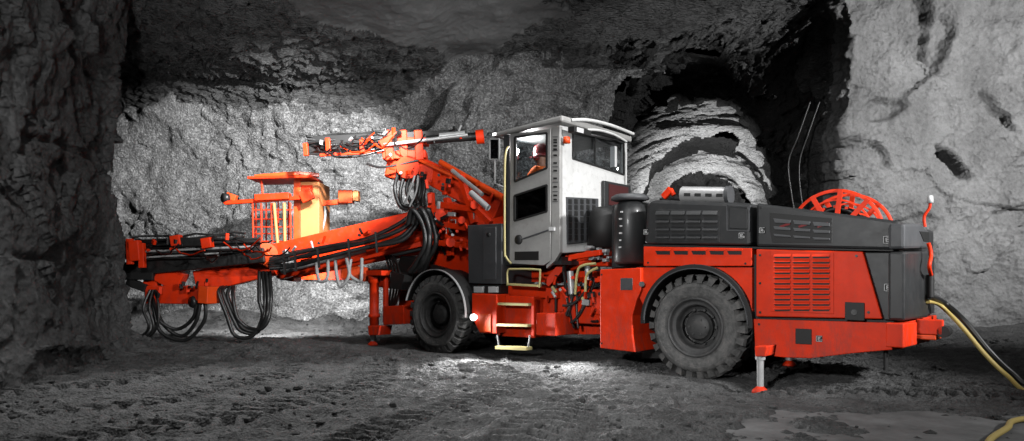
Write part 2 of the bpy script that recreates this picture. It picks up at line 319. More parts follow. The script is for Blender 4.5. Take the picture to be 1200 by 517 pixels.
# tunnel mouth
AX, AW, AH = 4.45, 2.5, 6.05
def in_arch(X, Z, ax, aw, ah, k, amp=0.18):
    p = np.stack([X * 1.5, Z * 1.5, np.zeros_like(X)], -1)
    e = np.abs((X - ax) / aw) ** 2.6 + np.clip(Z / ah, 0, 9) ** 3.0
    return e < 1 + amp * fbm(p, 4, k)
keep &= ~((~isc) & in_arch(X, Z, AX, AW + .2, AH + .25, 77)) | isc
keep &= ~((~isc) & (X > 7.4))
grid('rock_vault', Bs, [SHOT, DROCK, SMOOTH], keep, mi)

# ------------------------------------------------------------------ tunnel behind: three rock faces with arched openings and the bore between
def face(name, y0, ax, aw, ah, mat, seed, ext, amp=0.45, n=220, brow=0.0):
    xs = np.linspace(ext[0], ext[1], n); zs = np.linspace(-0.3, ext[2], n)
    X, Z = np.meshgrid(xs, zs, indexing='ij'); P3 = np.stack([X, np.full_like(X, y0), Z], -1)
    e = np.abs((X - ax) / aw) ** 2.4 + np.clip(Z / ah, 0, 9) ** 2.6
    P3[..., 1] += 0.35 * np.exp(-np.abs(e - 1) / 0.12) * (e > 0.5)           # lips curl back into the bore
    ps = P3 * np.array([1.0, 1.6, 2.2])
    th = np.arctan2(Z - 1, X - ax); rr_ = np.hypot(X - ax, Z - 1); pc = np.stack([th * 3.2, rr_ * 3.6, 0 * X + seed], -1)
    P3[..., 1] += amp * (0.8 * fbm(ps * 0.6, 3, seed) + 0.34 * ridged(pc * np.array([.5, 1.1, 1]), 5, seed + 3) + 0.22 * facet(pc * 1.7, seed + 19) + 0.10 * facet(pc * 6, seed + 29)) - brow * sm(Z, ah - .4, ah + 1)
    k = e > 1 + 0.16 * fbm(np.stack([X * 1.1, Z * 1.1, 0 * X], -1), 4, seed)
    return grid(name, P3, mat, k)
def bore(name, y0, y1, ax0, ax1, aw, ah, mat, seed, amp=0.25):
    na, ny = 240, 120; th = np.linspace(-0.12, math.pi + 0.12, na); yy = np.linspace(y0, y1, ny)
    T, Yb = np.meshgrid(th, yy, indexing='ij'); axc = ax0 + (ax1 - ax0) * (Yb - y0) / (y1 - y0)
    cs, sn = np.cos(T), np.sin(T)
    P3 = np.stack([axc + aw * np.sign(cs) * np.abs(cs) ** 0.75, Yb, ah * np.sign(sn) * np.abs(sn) ** 0.75], -1)
    n = normals(P3); P3 += n * (amp * facet(P3 * 1.1, seed) + amp * 0.5 * facet(P3 * 2.8, seed + 7))[..., None]
    return grid(name, P3, mat)
bore('tunnel_bore', 16.2, 20.6, 4.2, 5.2, 2.7, 6.3, SHADEROCK, 101, 0.2)
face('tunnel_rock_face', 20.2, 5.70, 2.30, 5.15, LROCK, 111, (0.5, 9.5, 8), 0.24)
bore('tunnel_bore', 20.6, 24.0, 5.75, 6.55, 2.5, 5.35, SHADEROCK, 121, 0.10)
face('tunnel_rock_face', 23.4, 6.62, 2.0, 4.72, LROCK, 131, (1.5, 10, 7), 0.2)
bore('tunnel_bore', 24.0, 31.0, 6.6, 6.8, 1.95, 4.9, SHADEROCK, 141, 0.2)
face('tunnel_end_face', 30.6, 6.6, 0.01, 0.01, NROCK, 151, (2.5, 10, 7))

# ------------------------------------------------------------------ right wall: a thick shotcrete skin over dark rock
pr = curve([(6.75, 17.2), (6.6, 16.0), (6.5, 14.6), (6.75, 14.1), (8.0, 14.2), (10, 14.2), (12, 13.6), (13.6, 12), (14.3, 8), (14.3, -4)], 620)
tz = np.linspace(-0.3, 9.2, 260)
Wr = np.zeros((620, 260, 3)); Wr[..., 0] = pr[:, None, 0]; Wr[..., 1] = pr[:, None, 1]; Wr[..., 2] = tz[None]
Wr[..., 0] += (0.10 * fbm(np.stack([tz * 1.3, tz * 0, tz * 0], -1), 5, 5, .7))[None]
nr = normals(Wr)
if nr[300, 100, 1] > 0: nr = -nr
dr = 0.20 * fbm(Wr * 0.55, 4, 205) + 0.045 * fbm(Wr * 2.6, 5, 215, 0.6) + 0.016 * facet(Wr * 5, 229) + 0.10 * facet(Wr * 0.8, 225) * sm(fbm(Wr * .4, 2, 12), -.2, .3)
def scar(x, z, lx, lz, ang, dep):
    a = (Wr[..., 0] - x) * math.cos(ang) + (Wr[..., 2] - z) * math.sin(ang); b = -(Wr[..., 0] - x) * math.sin(ang) + (Wr[..., 2] - z) * math.cos(ang)
    e = (a / lx) ** 2 + (b / lz) ** 2 + 0.5 * fbm(Wr * 2.2, 3, 31)
    return -dep * (1 - sm(e, 0.5, 1.2))
dr += scar(9.0, 3.6, 0.55, 0.16, -0.75, 0.42) + scar(8.2, 6.2, 0.35, 0.9, 0.2, 0.35) + scar(10.2, 2.4, .9, .3, .3, .2) + scar(7.4, 4.6, .5, .25, 0.3, .18) + scar(7.1, 3.7, .5, .2, -.5, .2) + scar(8.6, 5.9, .25, .7, -.3, .3) + scar(9.8, 4.6, .5, .12, -.9, .25) + scar(8.3, 2.3, .6, .2, .2, .15)
Wr += nr * dr[..., None]
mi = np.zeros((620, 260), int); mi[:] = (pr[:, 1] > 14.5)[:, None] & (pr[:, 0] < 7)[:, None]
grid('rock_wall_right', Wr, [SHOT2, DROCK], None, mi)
# dark broken rock framing the tunnel mouth
xs = np.linspace(1.0, 7.6, 260); zs = np.linspace(-0.3, 8.6, 330); Xf, Zf = np.meshgrid(xs, zs, indexing='ij')
Pf = np.stack([Xf, np.full_like(Xf, 15.75), Zf], -1)
e = np.abs((Xf - 4.1) / 2.3) ** 2.6 + np.clip(Zf / 6.0, 0, 9) ** 3.0
Pf[..., 1] += 0.9 * np.exp(-np.abs(e - 1) / 0.15) - 1.3 * sm(Zf, 5.9, 8) 
psf = Pf * np.array([1.1, 1.5, 1.5]) + 0.3 * fbm(Pf * 1.5, 3, 4)[..., None]
Pf[..., 1] += 0.38 * facet(psf, 301) + 0.24 * facet(psf * 2.3, 311) + 0.12 * facet(psf * 5.5, 321)
k = (e > 1 + 0.20 * fbm(np.stack([Xf * 1.3, Zf * 1.3, 0 * Xf], -1), 4, 331)) & ((Zf > 5.4 + .3 * fbm(Pf, 3, 7) + 0.55 * np.maximum(3.2 - Xf, 0)) | (Xf > 5.8))
grid('tunnel_portal_rock', Pf, [DROCK, SHADEROCK], k, ((e < 1.9) & (Zf < 6.3) | (Zf < 4.6)).astype(int))

# loose stones: one uncountable scatter
def stones(name, n, region, smin, smax, mat):
    V, Fc = [], []; k = 0
    ico = [(0, 0, -1), (.72, -.53, -.45), (-.28, -.85, -.45), (-.89, 0, -.45), (-.28, .85, -.45), (.72, .53, -.45), (.28, -.85, .45), (-.72, -.53, .45), (-.72, .53, .45), (.28, .85, .45), (.89, 0, .45), (0, 0, 1)]
    fc = [(0, 1, 2), (1, 0, 5), (0, 2, 3), (0, 3, 4), (0, 4, 5), (1, 5, 10), (2, 1, 6), (3, 2, 7), (4, 3, 8), (5, 4, 9), (1, 10, 6), (2, 6, 7), (3, 7, 8), (4, 8, 9), (5, 9, 10), (6, 10, 11), (7, 6, 11), (8, 7, 11), (9, 8, 11), (10, 9, 11)]
    pts = np.array([region() for _ in range(n)]); h = ground_h(pts[:, 0], pts[:, 1], False)
    for (x, y), z in zip(pts, h):
        s = smin + (smax - smin) * random.random() ** 4; a = random.uniform(0, 6.3); st = (random.uniform(.7, 1.3), random.uniform(.7, 1.3), random.uniform(.4, .9))
        for vx, vy, vz in ico:
            q = random.uniform(.75, 1.2); vx *= q * st[0] * s; vy *= q * st[1] * s; vz *= q * st[2] * s
            V.append((x + vx * math.cos(a) - vy * math.sin(a), y + vx * math.sin(a) + vy * math.cos(a), z + vz + s * .1))
        Fc += [(a_ + k, b_ + k, c_ + k) for a_, b_, c_ in fc]; k += 12
    me = bpy.data.meshes.new(name); me.from_pydata(V, [], Fc); me.materials.append(mat)
    o = bpy.data.objects.new(name, me); COL.objects.link(o); o['kind'] = 'stuff'; return o
def reg():
    r = random.random()
    if r < .5: return (random.uniform(-6.3, 6), random.uniform(4.6, 11))
    if r < .7: y = random.uniform(6, 13); return (-6.4 + 0.1 * (y - 12) + random.random() ** 2 * 1.4, y)
    if r < .9: return (random.uniform(-9, 2), 16.6 - random.random() ** 2 * 2)
    return (random.uniform(6.6, 12), 13.6 - random.random() ** 2 * 1.5)
stones('gravel', 6500, reg, 0.007, 0.05, NROCK)

# ================================================================== the drilling rig
YAW = math.atan2(0.637, 0.77)
O = Vector((2.22, 8.6, 0)); EX = Vector((math.cos(YAW), -math.sin(YAW), 0)); EY = Vector((math.sin(YAW), math.cos(YAW), 0))
CAM = Vector((0, 0, CAMZ))
def ray(px, py): return Vector(((px - CX) / F_PX, 1, -(py - HY) / F_PX))
def loc(wp): d = wp - O; return Vector((d.dot(EX), d.dot(EY), d.z))
def P(px, py, y):            # point on the rig's plane y = const, in rig coordinates
    d = ray(px, py); t = (y + O.dot(EY)) / d.dot(EY); return loc(CAM + d * t)
def Q(px, py, x):            # point on the rig's plane x = const
    d = ray(px, py); t = (x + O.dot(EX)) / d.dot(EX); return loc(CAM + d * t)
def W(px, py, D): return loc(CAM + ray(px, py) * D)
def root(name, location, rz, label, cat, group=None):
    o = bpy.data.objects.new(name, None); COL.objects.link(o); o.location = location; o.rotation_euler = (0, 0, rz)
    o['label'] = label; o['category'] = cat
    if group: o['group'] = group
    return o
RIG = root('drilling_rig', O, -YAW, 'red and charcoal drilling rig with white cab and long booms standing in the tunnel', 'drilling rig')

class MB:
    def __init__(s): s.v = []; s.f = []; s.sm = []
    def add(s, vs, fs, smooth=False):
        k = len(s.v); s.v += [tuple(v) for v in vs]; s.f += [tuple(i + k for i in f) for f in fs]; s.sm += [smooth] * len(fs); return s
    def box(s, x0, x1, y0, y1, z0, z1):
        return s.add([(x0, y0, z0), (x1, y0, z0), (x1, y1, z0), (x0, y1, z0), (x0, y0, z1), (x1, y0, z1), (x1, y1, z1), (x0, y1, z1)],
                     [(0, 3, 2, 1), (4, 5, 6, 7), (0, 1, 5, 4), (1, 2, 6, 5), (2, 3, 7, 6), (3, 0, 4, 7)])
    def prism(s, poly, y0, y1):       # poly of (x,z), from y0 to y1
        n = len(poly); a = [(p[0], y0, p[1]) for p in poly]; b = [(p[0], y1, p[1]) for p in poly]
        tr = tessellate_polygon([[Vector((p[0], p[1], 0)) for p in poly]])
        fs = [tuple(t) for t in tr] + [tuple(i + n for i in reversed(t)) for t in tr] if n > 4 else [tuple(range(n)), tuple(range(2 * n - 1, n - 1, -1))]
        return s.add(a + b, fs + [(i, (i + 1) % n, (i + 1) % n + n, i + n) for i in range(n)])
    def pp(s, pix, y0, y1):           # prism whose outline is given on the plane y0
        return s.prism([(P(a, b, y0).x, P(a, b, y0).z) for a, b in pix], y0, y1)
    def holed(s, outer, holes, fn, th):   # flat plate with openings; fn maps 2-D -> front and back points
        loops = [outer] + holes; allp = [p for l in loops for p in l]; n = len(allp)
        tr = tessellate_polygon([[Vector((p[0], p[1], 0)) for p in l] for l in loops])
        fs = [tuple(t) for t in tr] + [tuple(i + n for i in reversed(t)) for t in tr]; k = 0
        for l in loops:
            m = len(l); fs += [(k + i, k + (i + 1) % m, k + (i + 1) % m + n, k + i + n) for i in range(m)]; k += m
        return s.add([fn(p, 0) for p in allp] + [fn(p, th) for p in allp], fs)
    def beam(s, p0, p1, wd, ht, w1=None, h1=None, up=Vector((0, 0, 1))):
        p0, p1 = Vector(p0), Vector(p1); d = (p1 - p0).normalized(); sx = d.cross(up)
        if sx.length < 1e-3: sx = d.cross(Vector((0, 1, 0)))
        sx.normalize(); uz = sx.cross(d); w1 = w1 or wd; h1 = h1 or ht; vs = []
        for p, a, b in ((p0, wd, ht), (p1, w1, h1)):
            for i, j_ in ((-1, -1), (1, -1), (1, 1), (-1, 1)): vs.append(p + sx * a / 2 * i + uz * b / 2 * j_)
        return s.add(vs, [(0, 1, 2, 3), (7, 6, 5, 4)] + [(i, i + 4, (i + 1) % 4 + 4, (i + 1) % 4) for i in range(4)])
    def tube(s, pts, r, n=10, cap=True, r1=None):
        pts = [Vector(p) for p in pts]; vs = []; m = len(pts); up = None
        for i, p in enumerate(pts):
            d = (pts[min(i + 1, m - 1)] - pts[max(i - 1, 0)]).normalized()
            if up is None: up = d.orthogonal().normalized()
            up = (up - d * up.dot(d)); up = up.normalized() if up.length > 1e-4 else d.orthogonal().normalized()
            b = d.cross(up); rr = r + ((r1 - r) * i / (m - 1) if r1 is not None else 0)
            vs += [p + (up * math.cos(2 * math.pi * k / n) + b * math.sin(2 * math.pi * k / n)) * rr for k in range(n)]
        fs = [(i * n + k, i * n + (k + 1) % n, (i + 1) * n + (k + 1) % n, (i + 1) * n + k) for i in range(m - 1) for k in range(n)]
        s.add(vs, fs, True)
        if cap: s.add(vs[:n], [tuple(reversed(range(n)))]); s.add(vs[-n:], [tuple(range(n))])
        return s
    def cyl(s, p0, p1, r, n=20, r1=None): return s.tube([p0, p1], r, n, True, r1)
    def lathe(s, prof, c, n=64, axis='y'):     # prof: (radius, offset along axis)
        vs = []; m = len(prof)
        for r, a in prof:
            for k in range(n):
                t = 2 * math.pi * k / n
                vs.append((c[0] + r * math.cos(t), c[1] + a, c[2] + r * math.sin(t)) if axis == 'y' else (c[0] + r * math.cos(t), c[1] + r * math.sin(t), c[2] + a))
        return s.add(vs, [(i * n + k, i * n + (k + 1) % n, (i + 1) * n + (k + 1) % n, (i + 1) * n + k) for i in range(m - 1) for k in range(n)], True)
    def build(s, name, mat, parent=RIG, bevel=0.0, label=None, auto=True):
        me = bpy.data.meshes.new(name); me.from_pydata(s.v, [], s.f); me.materials.append(mat)
        me.polygons.foreach_set('use_smooth', s.sm); me.update()
        import bmesh
        bm = bmesh.new(); bm.from_mesh(me); bmesh.ops.recalc_face_normals(bm, faces=bm.faces); bm.to_mesh(me); bm.free()
        o = bpy.data.objects.new(name, me); COL.objects.link(o); o.parent = parent
        if bevel:
            b = o.modifiers.new('bevel', 'BEVEL'); b.width = bevel; b.segments = 2; b.limit_method = 'ANGLE'; b.angle_limit = math.radians(35)
        if label: o['label'] = label
        return o
def sag(a, b, drop, n=18):
    a, b = Vector(a), Vector(b); return [a.lerp(b, t) + Vector((0, 0, -4 * drop * t * (1 - t))) for t in [i / (n - 1) for i in range(n)]]
def spline(pts, n=8):
    pts = [Vector(p) for p in pts]; q = [pts[0]] + pts + [pts[-1]]; out = []
    for i in range(1, len(q) - 2):
        for k in range(n):
            t = k / n; a, b, c, d = q[i - 1], q[i], q[i + 1], q[i + 2]
            out.append(0.5 * ((2 * b) + (c - a) * t + (2 * a - 5 * b + 4 * c - d) * t * t + (3 * b - a - 3 * c + d) * t ** 3))
    return out + [pts[-1]]
def jit(pts, a=.03): return [pts[0]] + [p + Vector((random.uniform(-a, a), random.uniform(-a, a), random.uniform(-a, a))) for p in pts[1:-1]] + [pts[-1]]
def put(o, parent):  o.parent = parent; return o
WD = 2.1
def px2(pix, y): return [(P(a, b, y).x, P(a, b, y).z) for a, b in pix]

# ---- wheels
def wheel():
    R0, wdt = 0.645, 0.44
    wh = MB().lathe([(0.2, .16), (0.2, .1)], (0, 0, 0)).build('wheel', DSTEEL)
    prof = [(.36, .055), (.375, .02), (.41, .012), (.46, .0), (.53, .0), (.545, .025), (.565, .05), (.575, .1), (.58, wdt / 2), (.575, wdt - .1), (.565, wdt - .05), (.53, wdt), (.41, wdt - .01), (.36, wdt - .06)]
    t = MB().lathe(prof, (0, 0, 0), 96)
    NL = 26
    for k in range(NL):
        for side in (0, 1):
            a = 2 * math.pi * (k + 0.5 * side) / NL; da = 2 * math.pi / NL * .30; sk = 0.10
            y0, y1, y2 = (.004, .07, .24) if side == 0 else (wdt - .004, wdt - .07, wdt - .24)
            vs = []
            for (r, y, off) in ((.545, y0, 0), (.627, y0 + (.03 if side == 0 else -.03), 0), (.648, y1, 0), (.648, y2, sk), (.60, y2, sk), (.545, y1, 0)):
                for s2 in (-1, 1):
                    aa = a + s2 * da * (1.0 if r > .56 else .8) + off * (1 if side == 0 else 1); vs.append((r * math.cos(aa), y, r * math.sin(aa)))
            t.add(vs, [(0, 2, 4, 6, 8, 10), (11, 9, 7, 5, 3, 1)] + [(2 * i, 2 * i + 1, (2 * i + 3) % 12, (2 * i + 2) % 12) for i in range(6)])
    for rr in (.49, .50): t.lathe([(rr - .006, .0), (rr, -.005), (rr + .006, .0)], (0, 0, 0), 96)
    put(t.build('tyre', TYRE, bevel=0), wh)
    r = MB().lathe([(.375, .03), (.362, .012), (.345, .012), (.335, .03), (.325, .06), (.30, .075), (.285, .07), (.27, .085), (.262, .15), (.24, .19), (.2, .2)], (0, 0, 0), 96)
    put(r.build('rim', RIM), wh)
    h = MB().lathe([(.2, .2), (.165, .19), (.155, .12), (.145, .105), (.06, .095), (.0, .095)], (0, 0, 0), 48)
    for k in range(10):
        a = 2 * math.pi * k / 10; h.cyl((.215 * math.cos(a), .155, .215 * math.sin(a)), (.215 * math.cos(a), .21, .215 * math.sin(a)), .016, 8)
    for k in range(6):
        a = 2 * math.pi * k / 6; h.cyl((.10 * math.cos(a), .088, .10 * math.sin(a)), (.10 * math.cos(a), .12, .10 * math.sin(a)), .012, 6)
    put(h.build('hub', RIM), wh)
    return wh
def place(o, l, rz=0): o.location = l; o.rotation_euler = (0, 0, rz)
def dup(o, l, rz=0):
    c = o.copy(); COL.objects.link(c); c.parent = RIG; place(c, l, rz)
    for ch in o.children:
        d = ch.copy(); COL.objects.link(d); d.parent = c
    return c
w0 = wheel(); RWH = P(813, 381, 0); FWH = P(509, 369, 0); print('wheels', RWH, FWH)
place(w0, (RWH.x, 0.0, .618)); wf = dup(w0, (FWH.x, 0.0, .618))
dup(w0, (RWH.x, WD, .618), math.pi); dup(w0, (FWH.x, WD, .618), math.pi)
for wx in (RWH.x, FWH.x): MB().cyl((wx, .3, .635), (wx, WD - .3, .635), .13).lathe([(.13, .85), (.24, .95), (.26, 1.05), (.24, 1.15), (.13, 1.25)], (wx, 0, .635), 24).build('axle', DSTEEL)
# fender arches
def arch(cx, r0, r1, y0, y1, a0, a1, cz=.66, n=40):
    m = MB(); vs = []
    for i in range(n + 1):
        a = math.radians(a0 + (a1 - a0) * i / n)
        for r, y in ((r0, y0), (r1, y0), (r1, y1), (r0, y1)): vs.append((cx + r * math.cos(a), y, cz + r * math.sin(a)))
    fs = [(i * 4 + k, i * 4 + (k + 1) % 4, i * 4 + 4 + (k + 1) % 4, i * 4 + 4 + k) for i in range(n) for k in range(4)] + [(3, 2, 1, 0), (n * 4, n * 4 + 1, n * 4 + 2, n * 4 + 3)]
    return m.add(vs, fs)
arch(RWH.x, .672, .73, -.01, .55, -2, 182).build('wheel_arch', BLACK, bevel=.006)
arch(RWH.x, .672, .682, -.03, -.008, 2, 178).build('arch_trim', MGREY)
arch(FWH.x, .672, .70, .02, .5, 0, 165).build('wheel_arch', BLACK, bevel=.006)
arch(FWH.x, .690, .703, -.02, .022, -5, 165).build('arch_trim', STEEL)

# ---- rear module
Y0 = 0.03
rear = [(883, 374), (1057, 379), (1057, 409), (1000, 414), (950, 420), (920, 419), (885, 416)]
MB().pp(rear, Y0, WD - .03).build('lower_chassis', RED, bevel=.012)
b = MB(); lo = px2([(757, 240), (765, 234), (880, 238), (880, 288), (754, 286)], Y0 + .02)
b.prism(lo, Y0 + .02, WD - .05); hood1 = b.build('engine_hood', DGREY, bevel=.045)
b = MB(); b.pp([(886, 238), (1054, 259), (1054, 293), (886, 289)], Y0 + .02, WD - .05); hood2 = b.build('engine_hood', DGREY, bevel=.03)
XR = P(1057, 340, Y0).x; YR = Q(1090, 330, XR).y
def qbox(name, pix, x0, x1, mat, bevel=.01, parent=RIG):    # plate lying on the rear face
    n = len(pix); q = [Q(a, b_, x0) for a, b_ in pix]
    return MB().add([(x0, p.y, p.z) for p in q] + [(x1, p.y, p.z) for p in q], [tuple(range(n)), tuple(range(2 * n - 1, n - 1, -1))] + [(i, (i + 1) % n, (i + 1) % n + n, i + n) for i in range(n)]).build(name, mat, parent, bevel)
print('rear', XR, YR)
qbox('rear_hood', [(1060, 262), (1080, 262), (1089, 271), (1089, 291), (1060, 292)], XR + .05, XR - .1, MGREY, .03)
qbox('rear_door', [(1060, 295), (1088, 294), (1088, 372), (1060, 376)], XR + .05, XR - .1, DGREY, .025)
qbox('rear_light', [(1078, 271), (1089, 272), (1089, 284), (1083, 283)], XR + .056, XR, BLACK, .004)
MB().pp([(1013, 296), (1055, 296), (1055, 376), (1036, 375)], Y0 + .015, WD - .06).build('side_panel', DGREY, bevel=.01)
MB().pp([(886, 292), (1011, 295), (1034, 374), (886, 371)], Y0 + .005, WD - .06).build('side_panel', RED, bevel=.012)
MB().pp([(790, 300), (1052, 296), (1052, 385), (880, 385), (880, 330), (790, 310)], Y0 + .08, WD - .12).build('inner_frame', BLACK)
# red band over the rear wheel, cut by the arch
def arc_pts(cx, r, a0, a1, n=20, cz=.66): return [(cx + r * math.cos(math.radians(a0 + (a1 - a0) * i / n)), cz + r * math.sin(math.radians(a0 + (a1 - a0) * i / n))) for i in range(n + 1)]
top = px2([(754, 289), (881, 291)], Y0); rt = P(881, 373, Y0); lf = P(757, 330, Y0)
MB().prism([top[0], top[1], (top[1][0], P(881, 312, Y0).z), (top[0][0], P(754, 312, Y0).z)], Y0, WD - .05).build('side_panel', RED, bevel=.01)
poly = [(P(881, 313.5, Y0).x, P(881, 313.5, Y0).z), (rt.x, rt.z)] + arc_pts(RWH.x, .735, 15, 165) + [(P(745, 340, Y0).x, P(745, 340, Y0).z), (P(745, 313.5, Y0).x, P(745, 313.5, Y0).z)]
fz = .735 + .66
poly = [q for q in poly if q[1] < P(800, 313.5, Y0).z - .005 or q in poly[:1] or q in poly[-1:]]
MB().prism([(poly[0][0], poly[0][1])] + poly[1:-1] + [poly[-1]], Y0 + .01, .5).build('fender', RED, bevel=.004)
# box ahead of the wheel
tk = px2([(703, 316), (751, 314), (751, 340), (746, 352), (741, 370), (741, 392), (744, 413), (703, 408)], -.02)
MB().prism(tk, -.02, .6).build('battery_box', RED, bevel=.012)
MB().pp([(727, 326), (741, 326), (741, 340), (727, 340)], -.03, .0).build('box_recess', MGREY, bevel=.004)
MB().cyl(P(752, 333, -.04), P(752, 333, .02), .035).build('socket', DSTEEL)
MB().pp([(717, 345), (745, 300), (752, 300), (752, 420), (880, 420), (880, 300), (717, 300)], .62, WD - .1).build('inner_frame', BLACK)
# louvres
def louvres(parent, x0, y0, x1, y1, cols, rows, yy, mat, slot, gap=.12, dep=.02):
    a = P(x0, y0, yy); bb = P(x1, y0, yy); c = P(x0, y1, yy); d = P(x1, y1, yy)
    hood = MB(); sl = MB()
    for i in range(cols):
        for j in range(rows):
            def pt(u, v): t = a.lerp(bb, u); q = c.lerp(d, u); return t.lerp(q, v)
            u0, u1 = (i + gap / 2) / cols, (i + 1 - gap / 2) / cols; v0, v1, v2 = (j + .12) / rows, (j + .62) / rows, (j + .95) / rows
            A, B, C, D, E, Fp = pt(u0, v0), pt(u1, v0), pt(u0, v1), pt(u1, v1), pt(u0 + .02, v2), pt(u1 - .02, v2)
            n = Vector((0, -1, 0))
            hood.add([A, B, D + n * dep, C + n * dep, C - n * .001, D - n * .001, ], [(0, 1, 2, 3), (0, 3, 4), (1, 5, 2), (3, 2, 5, 4)])
            sl.add([C + n * .002, D + n * .002, Fp + n * .002, E + n * .002], [(0, 1, 2, 3)])
    h = hood.build('louvre_panel', mat, parent); s = sl.build('louvre_slot', slot, parent); return h
frame = MB().pp([(903, 293), (977, 296), (977, 368), (903, 365)], Y0 - .004, Y0 + .02).build('louvre_frame', RED, bevel=.004)
louvres(RIG, 906, 297, 974, 365, 3, 11, Y0 - .005, RED, BLACK, .1, .022)
gr = MB().pp([(767, 245), (843, 247), (843, 284), (767, 283)], Y0 + .014, Y0 + .03).build('grille_frame', DGREY, bevel=.004)
louvres(RIG, 768, 246, 842, 283, 4, 4, Y0 + .012, DGREY, BLACK, .1, .03)
MB().pp([(902, 249), (975, 256), (975, 285), (905, 284), (902, 270)], Y0 + .012, Y0 + .03).build('grille_opening', BLACK, bevel=.004)
g = MB()
for j_ in range(3):
    for i in range(3):
        g.pp([(906 + i * 23, 256 + j_ * 9 + i * 2), (926 + i * 23, 258 + j_ * 9 + i * 1.6), (926 + i * 23, 262 + j_ * 8 + i * 1.6), (908 + i * 23, 261 + j_ * 8 + i * 2)], Y0 - .012, Y0 + .014)
g.build('grille_bars', MGREY, bevel=.003)
for i in range(3): MB().beam(P(914 + i * 22, 266, Y0 + .006), P(926 + i * 22, 262, Y0 + .006), .012, .025).build('inner_hose', HELM)
s = MB(); s2 = MB()
for i in range(5):
    x = 768 + i * 21
    s.pp([(x, 294), (x + 17, 294.4), (x + 17, 298.6), (x + 2, 298.4)], Y0 - .002, Y0 + .004); s2.pp([(x - 1, 291.6), (x + 18, 292), (x + 17, 294.2), (x, 294)], Y0 - .014, Y0 + .004)
s.build('slot', BLACK); s2.build('slot_hood', RED, bevel=.002)
MB().pp([(754, 286.5), (1054, 293), (1054, 294.6), (754, 289)], Y0 + .03, WD - .1).build('seam', BLACK)
MB().pp([(854, 242), (876, 244), (876, 269), (854, 268)], Y0 + .008, Y0 + .03).build('hatch', DGREY, bevel=.01)
m = MB()
for a, bq, c, d in ((852, 240, 878, 242), (852, 270, 878, 271)): m.beam(P(a, bq, Y0 + .01), P(c, d, Y0 + .01), .012, .010)
for a, bq, c, d in ((852, 240, 852, 270), (878, 242, 878, 271)): m.beam(P(a, bq, Y0 + .01), P(c, d, Y0 + .01), .012, .010)
m.build('hatch_frame', MGREY)
MB().pp([(990, 354), (1013, 355), (1013, 376), (990, 375)], Y0 - .012, Y0 + .02).build('side_plate', BLACK, bevel=.004)
MB().cyl(P(1001, 366, Y0 - .025), P(1001, 366, Y0), .03).build('filler_cap', DSTEEL)
MB().pp([(932, 385), (951, 386), (951, 404), (932, 403)], Y0 - .01, Y0 + .02).build('side_plate', BLACK, bevel=.004)
for a, bq in ((891, 299), (891, 332), (891, 366), (1004, 300), (1018, 366), (760, 308), (874, 309), (890, 380), (1050, 384), (1050, 402), (890, 408), (1049, 300), (1049, 368), (708, 322), (708, 402), (891, 243), (1049, 264)):
    q = P(a, bq, Y0 + .01); yq = Y0 - .006 if a > 752 else -.024
    MB().cyl((q.x, yq, q.z), (q.x, yq + .02, q.z), .014, 8).build('panel_bolt', DSTEEL)
# rear latch on the hood seam
for a, bq in ((1040, 281), (1041, 337), (757, 272), (869, 276), (893, 270), (960, 397)):
    k = Y0 + .004 if a not in (960,) else Y0 - .002
    c = P(a, bq, k); m = MB(); hw = .042 if a > 1000 else .034; y1 = k - .006
    MB().box(c.x - hw, c.x + hw, k, k + .03, c.z - hw, c.z + hw).build('badge_plate', BLACK)
    def bar(x0, x1, z0, z1): m.box(c.x + x0 * hw, c.x + x1 * hw, y1, k, c.z + z0 * hw, c.z + z1 * hw)
    bar(-.9, -.78, -.9, .9); bar(.78, .9, -.9, -.2); bar(-.9, .9, -.9, -.78); bar(-.9, .9, .78, .9)
    bar(-.4, -.2, -.5, .5)
    if a in (757, 893): bar(.2, .4, -.5, .5); bar(-.4, .4, -.1, .1); bar(-.4, .4, .35, .5)
    else: bar(-.4, .5, .35, .5); bar(-.4, .3, -.08, .08); bar(-.4, .5, -.5, -.35)
    m.build('badge', MARK)
# bumper, foot and jack at the rear
qbox('bumper', [(1059, 379), (1090, 376), (1090, 400), (1059, 408)], XR + .06, XR - .1, RED, .012)
MB().box(XR, XR + .24, .45, 1.3, P(1085, 398, .5).z, P(1085, 392, .5).z).build('tow_bracket', ORANGE, bevel=.012)
MB().box(XR + .05, XR + .30, .45, .52, P(1085, 392, .5).z, P(1085, 374, .5).z).build('tow_bracket', RED, bevel=.012)
c = Vector((XR + .3, .45, P(1085, 388, .5).z)); MB().cyl(c, c + Vector((0, .2, 0)), .06).build('rear_light', BLACK)
def jack(px, ytop, ybot, yy, part='stabiliser_leg', zoff=0.0):
    t = P(px, ytop, yy); leg = MB(); leg.cyl((t.x, yy, t.z), (t.x, yy, .05 + zoff), .038); leg.cyl((t.x, yy, t.z), (t.x, yy, t.z - .08), .055, 14)
    o = leg.build(part, STEEL)
    f = MB().lathe([(.03, .08), (.05, .06), (.085, .03), (.095, .0), (0.0, .0)], (t.x, yy, .01 + zoff), 24, 'z'); put(f.build('foot_plate', RED), o); return o
jack(891, 413, 465, -.20, zoff=-.07)
MB().pp([(884, 406), (899, 406), (897, 418), (885, 418)], -.27, .14).build('stabiliser_bracket', RED, bevel=.01)
jack(925, 415, 430, 1.9)
MB().cyl(P(1038, 408, .2), P(1038, 434, .2), .022).build('hanging_strap', BLACK)
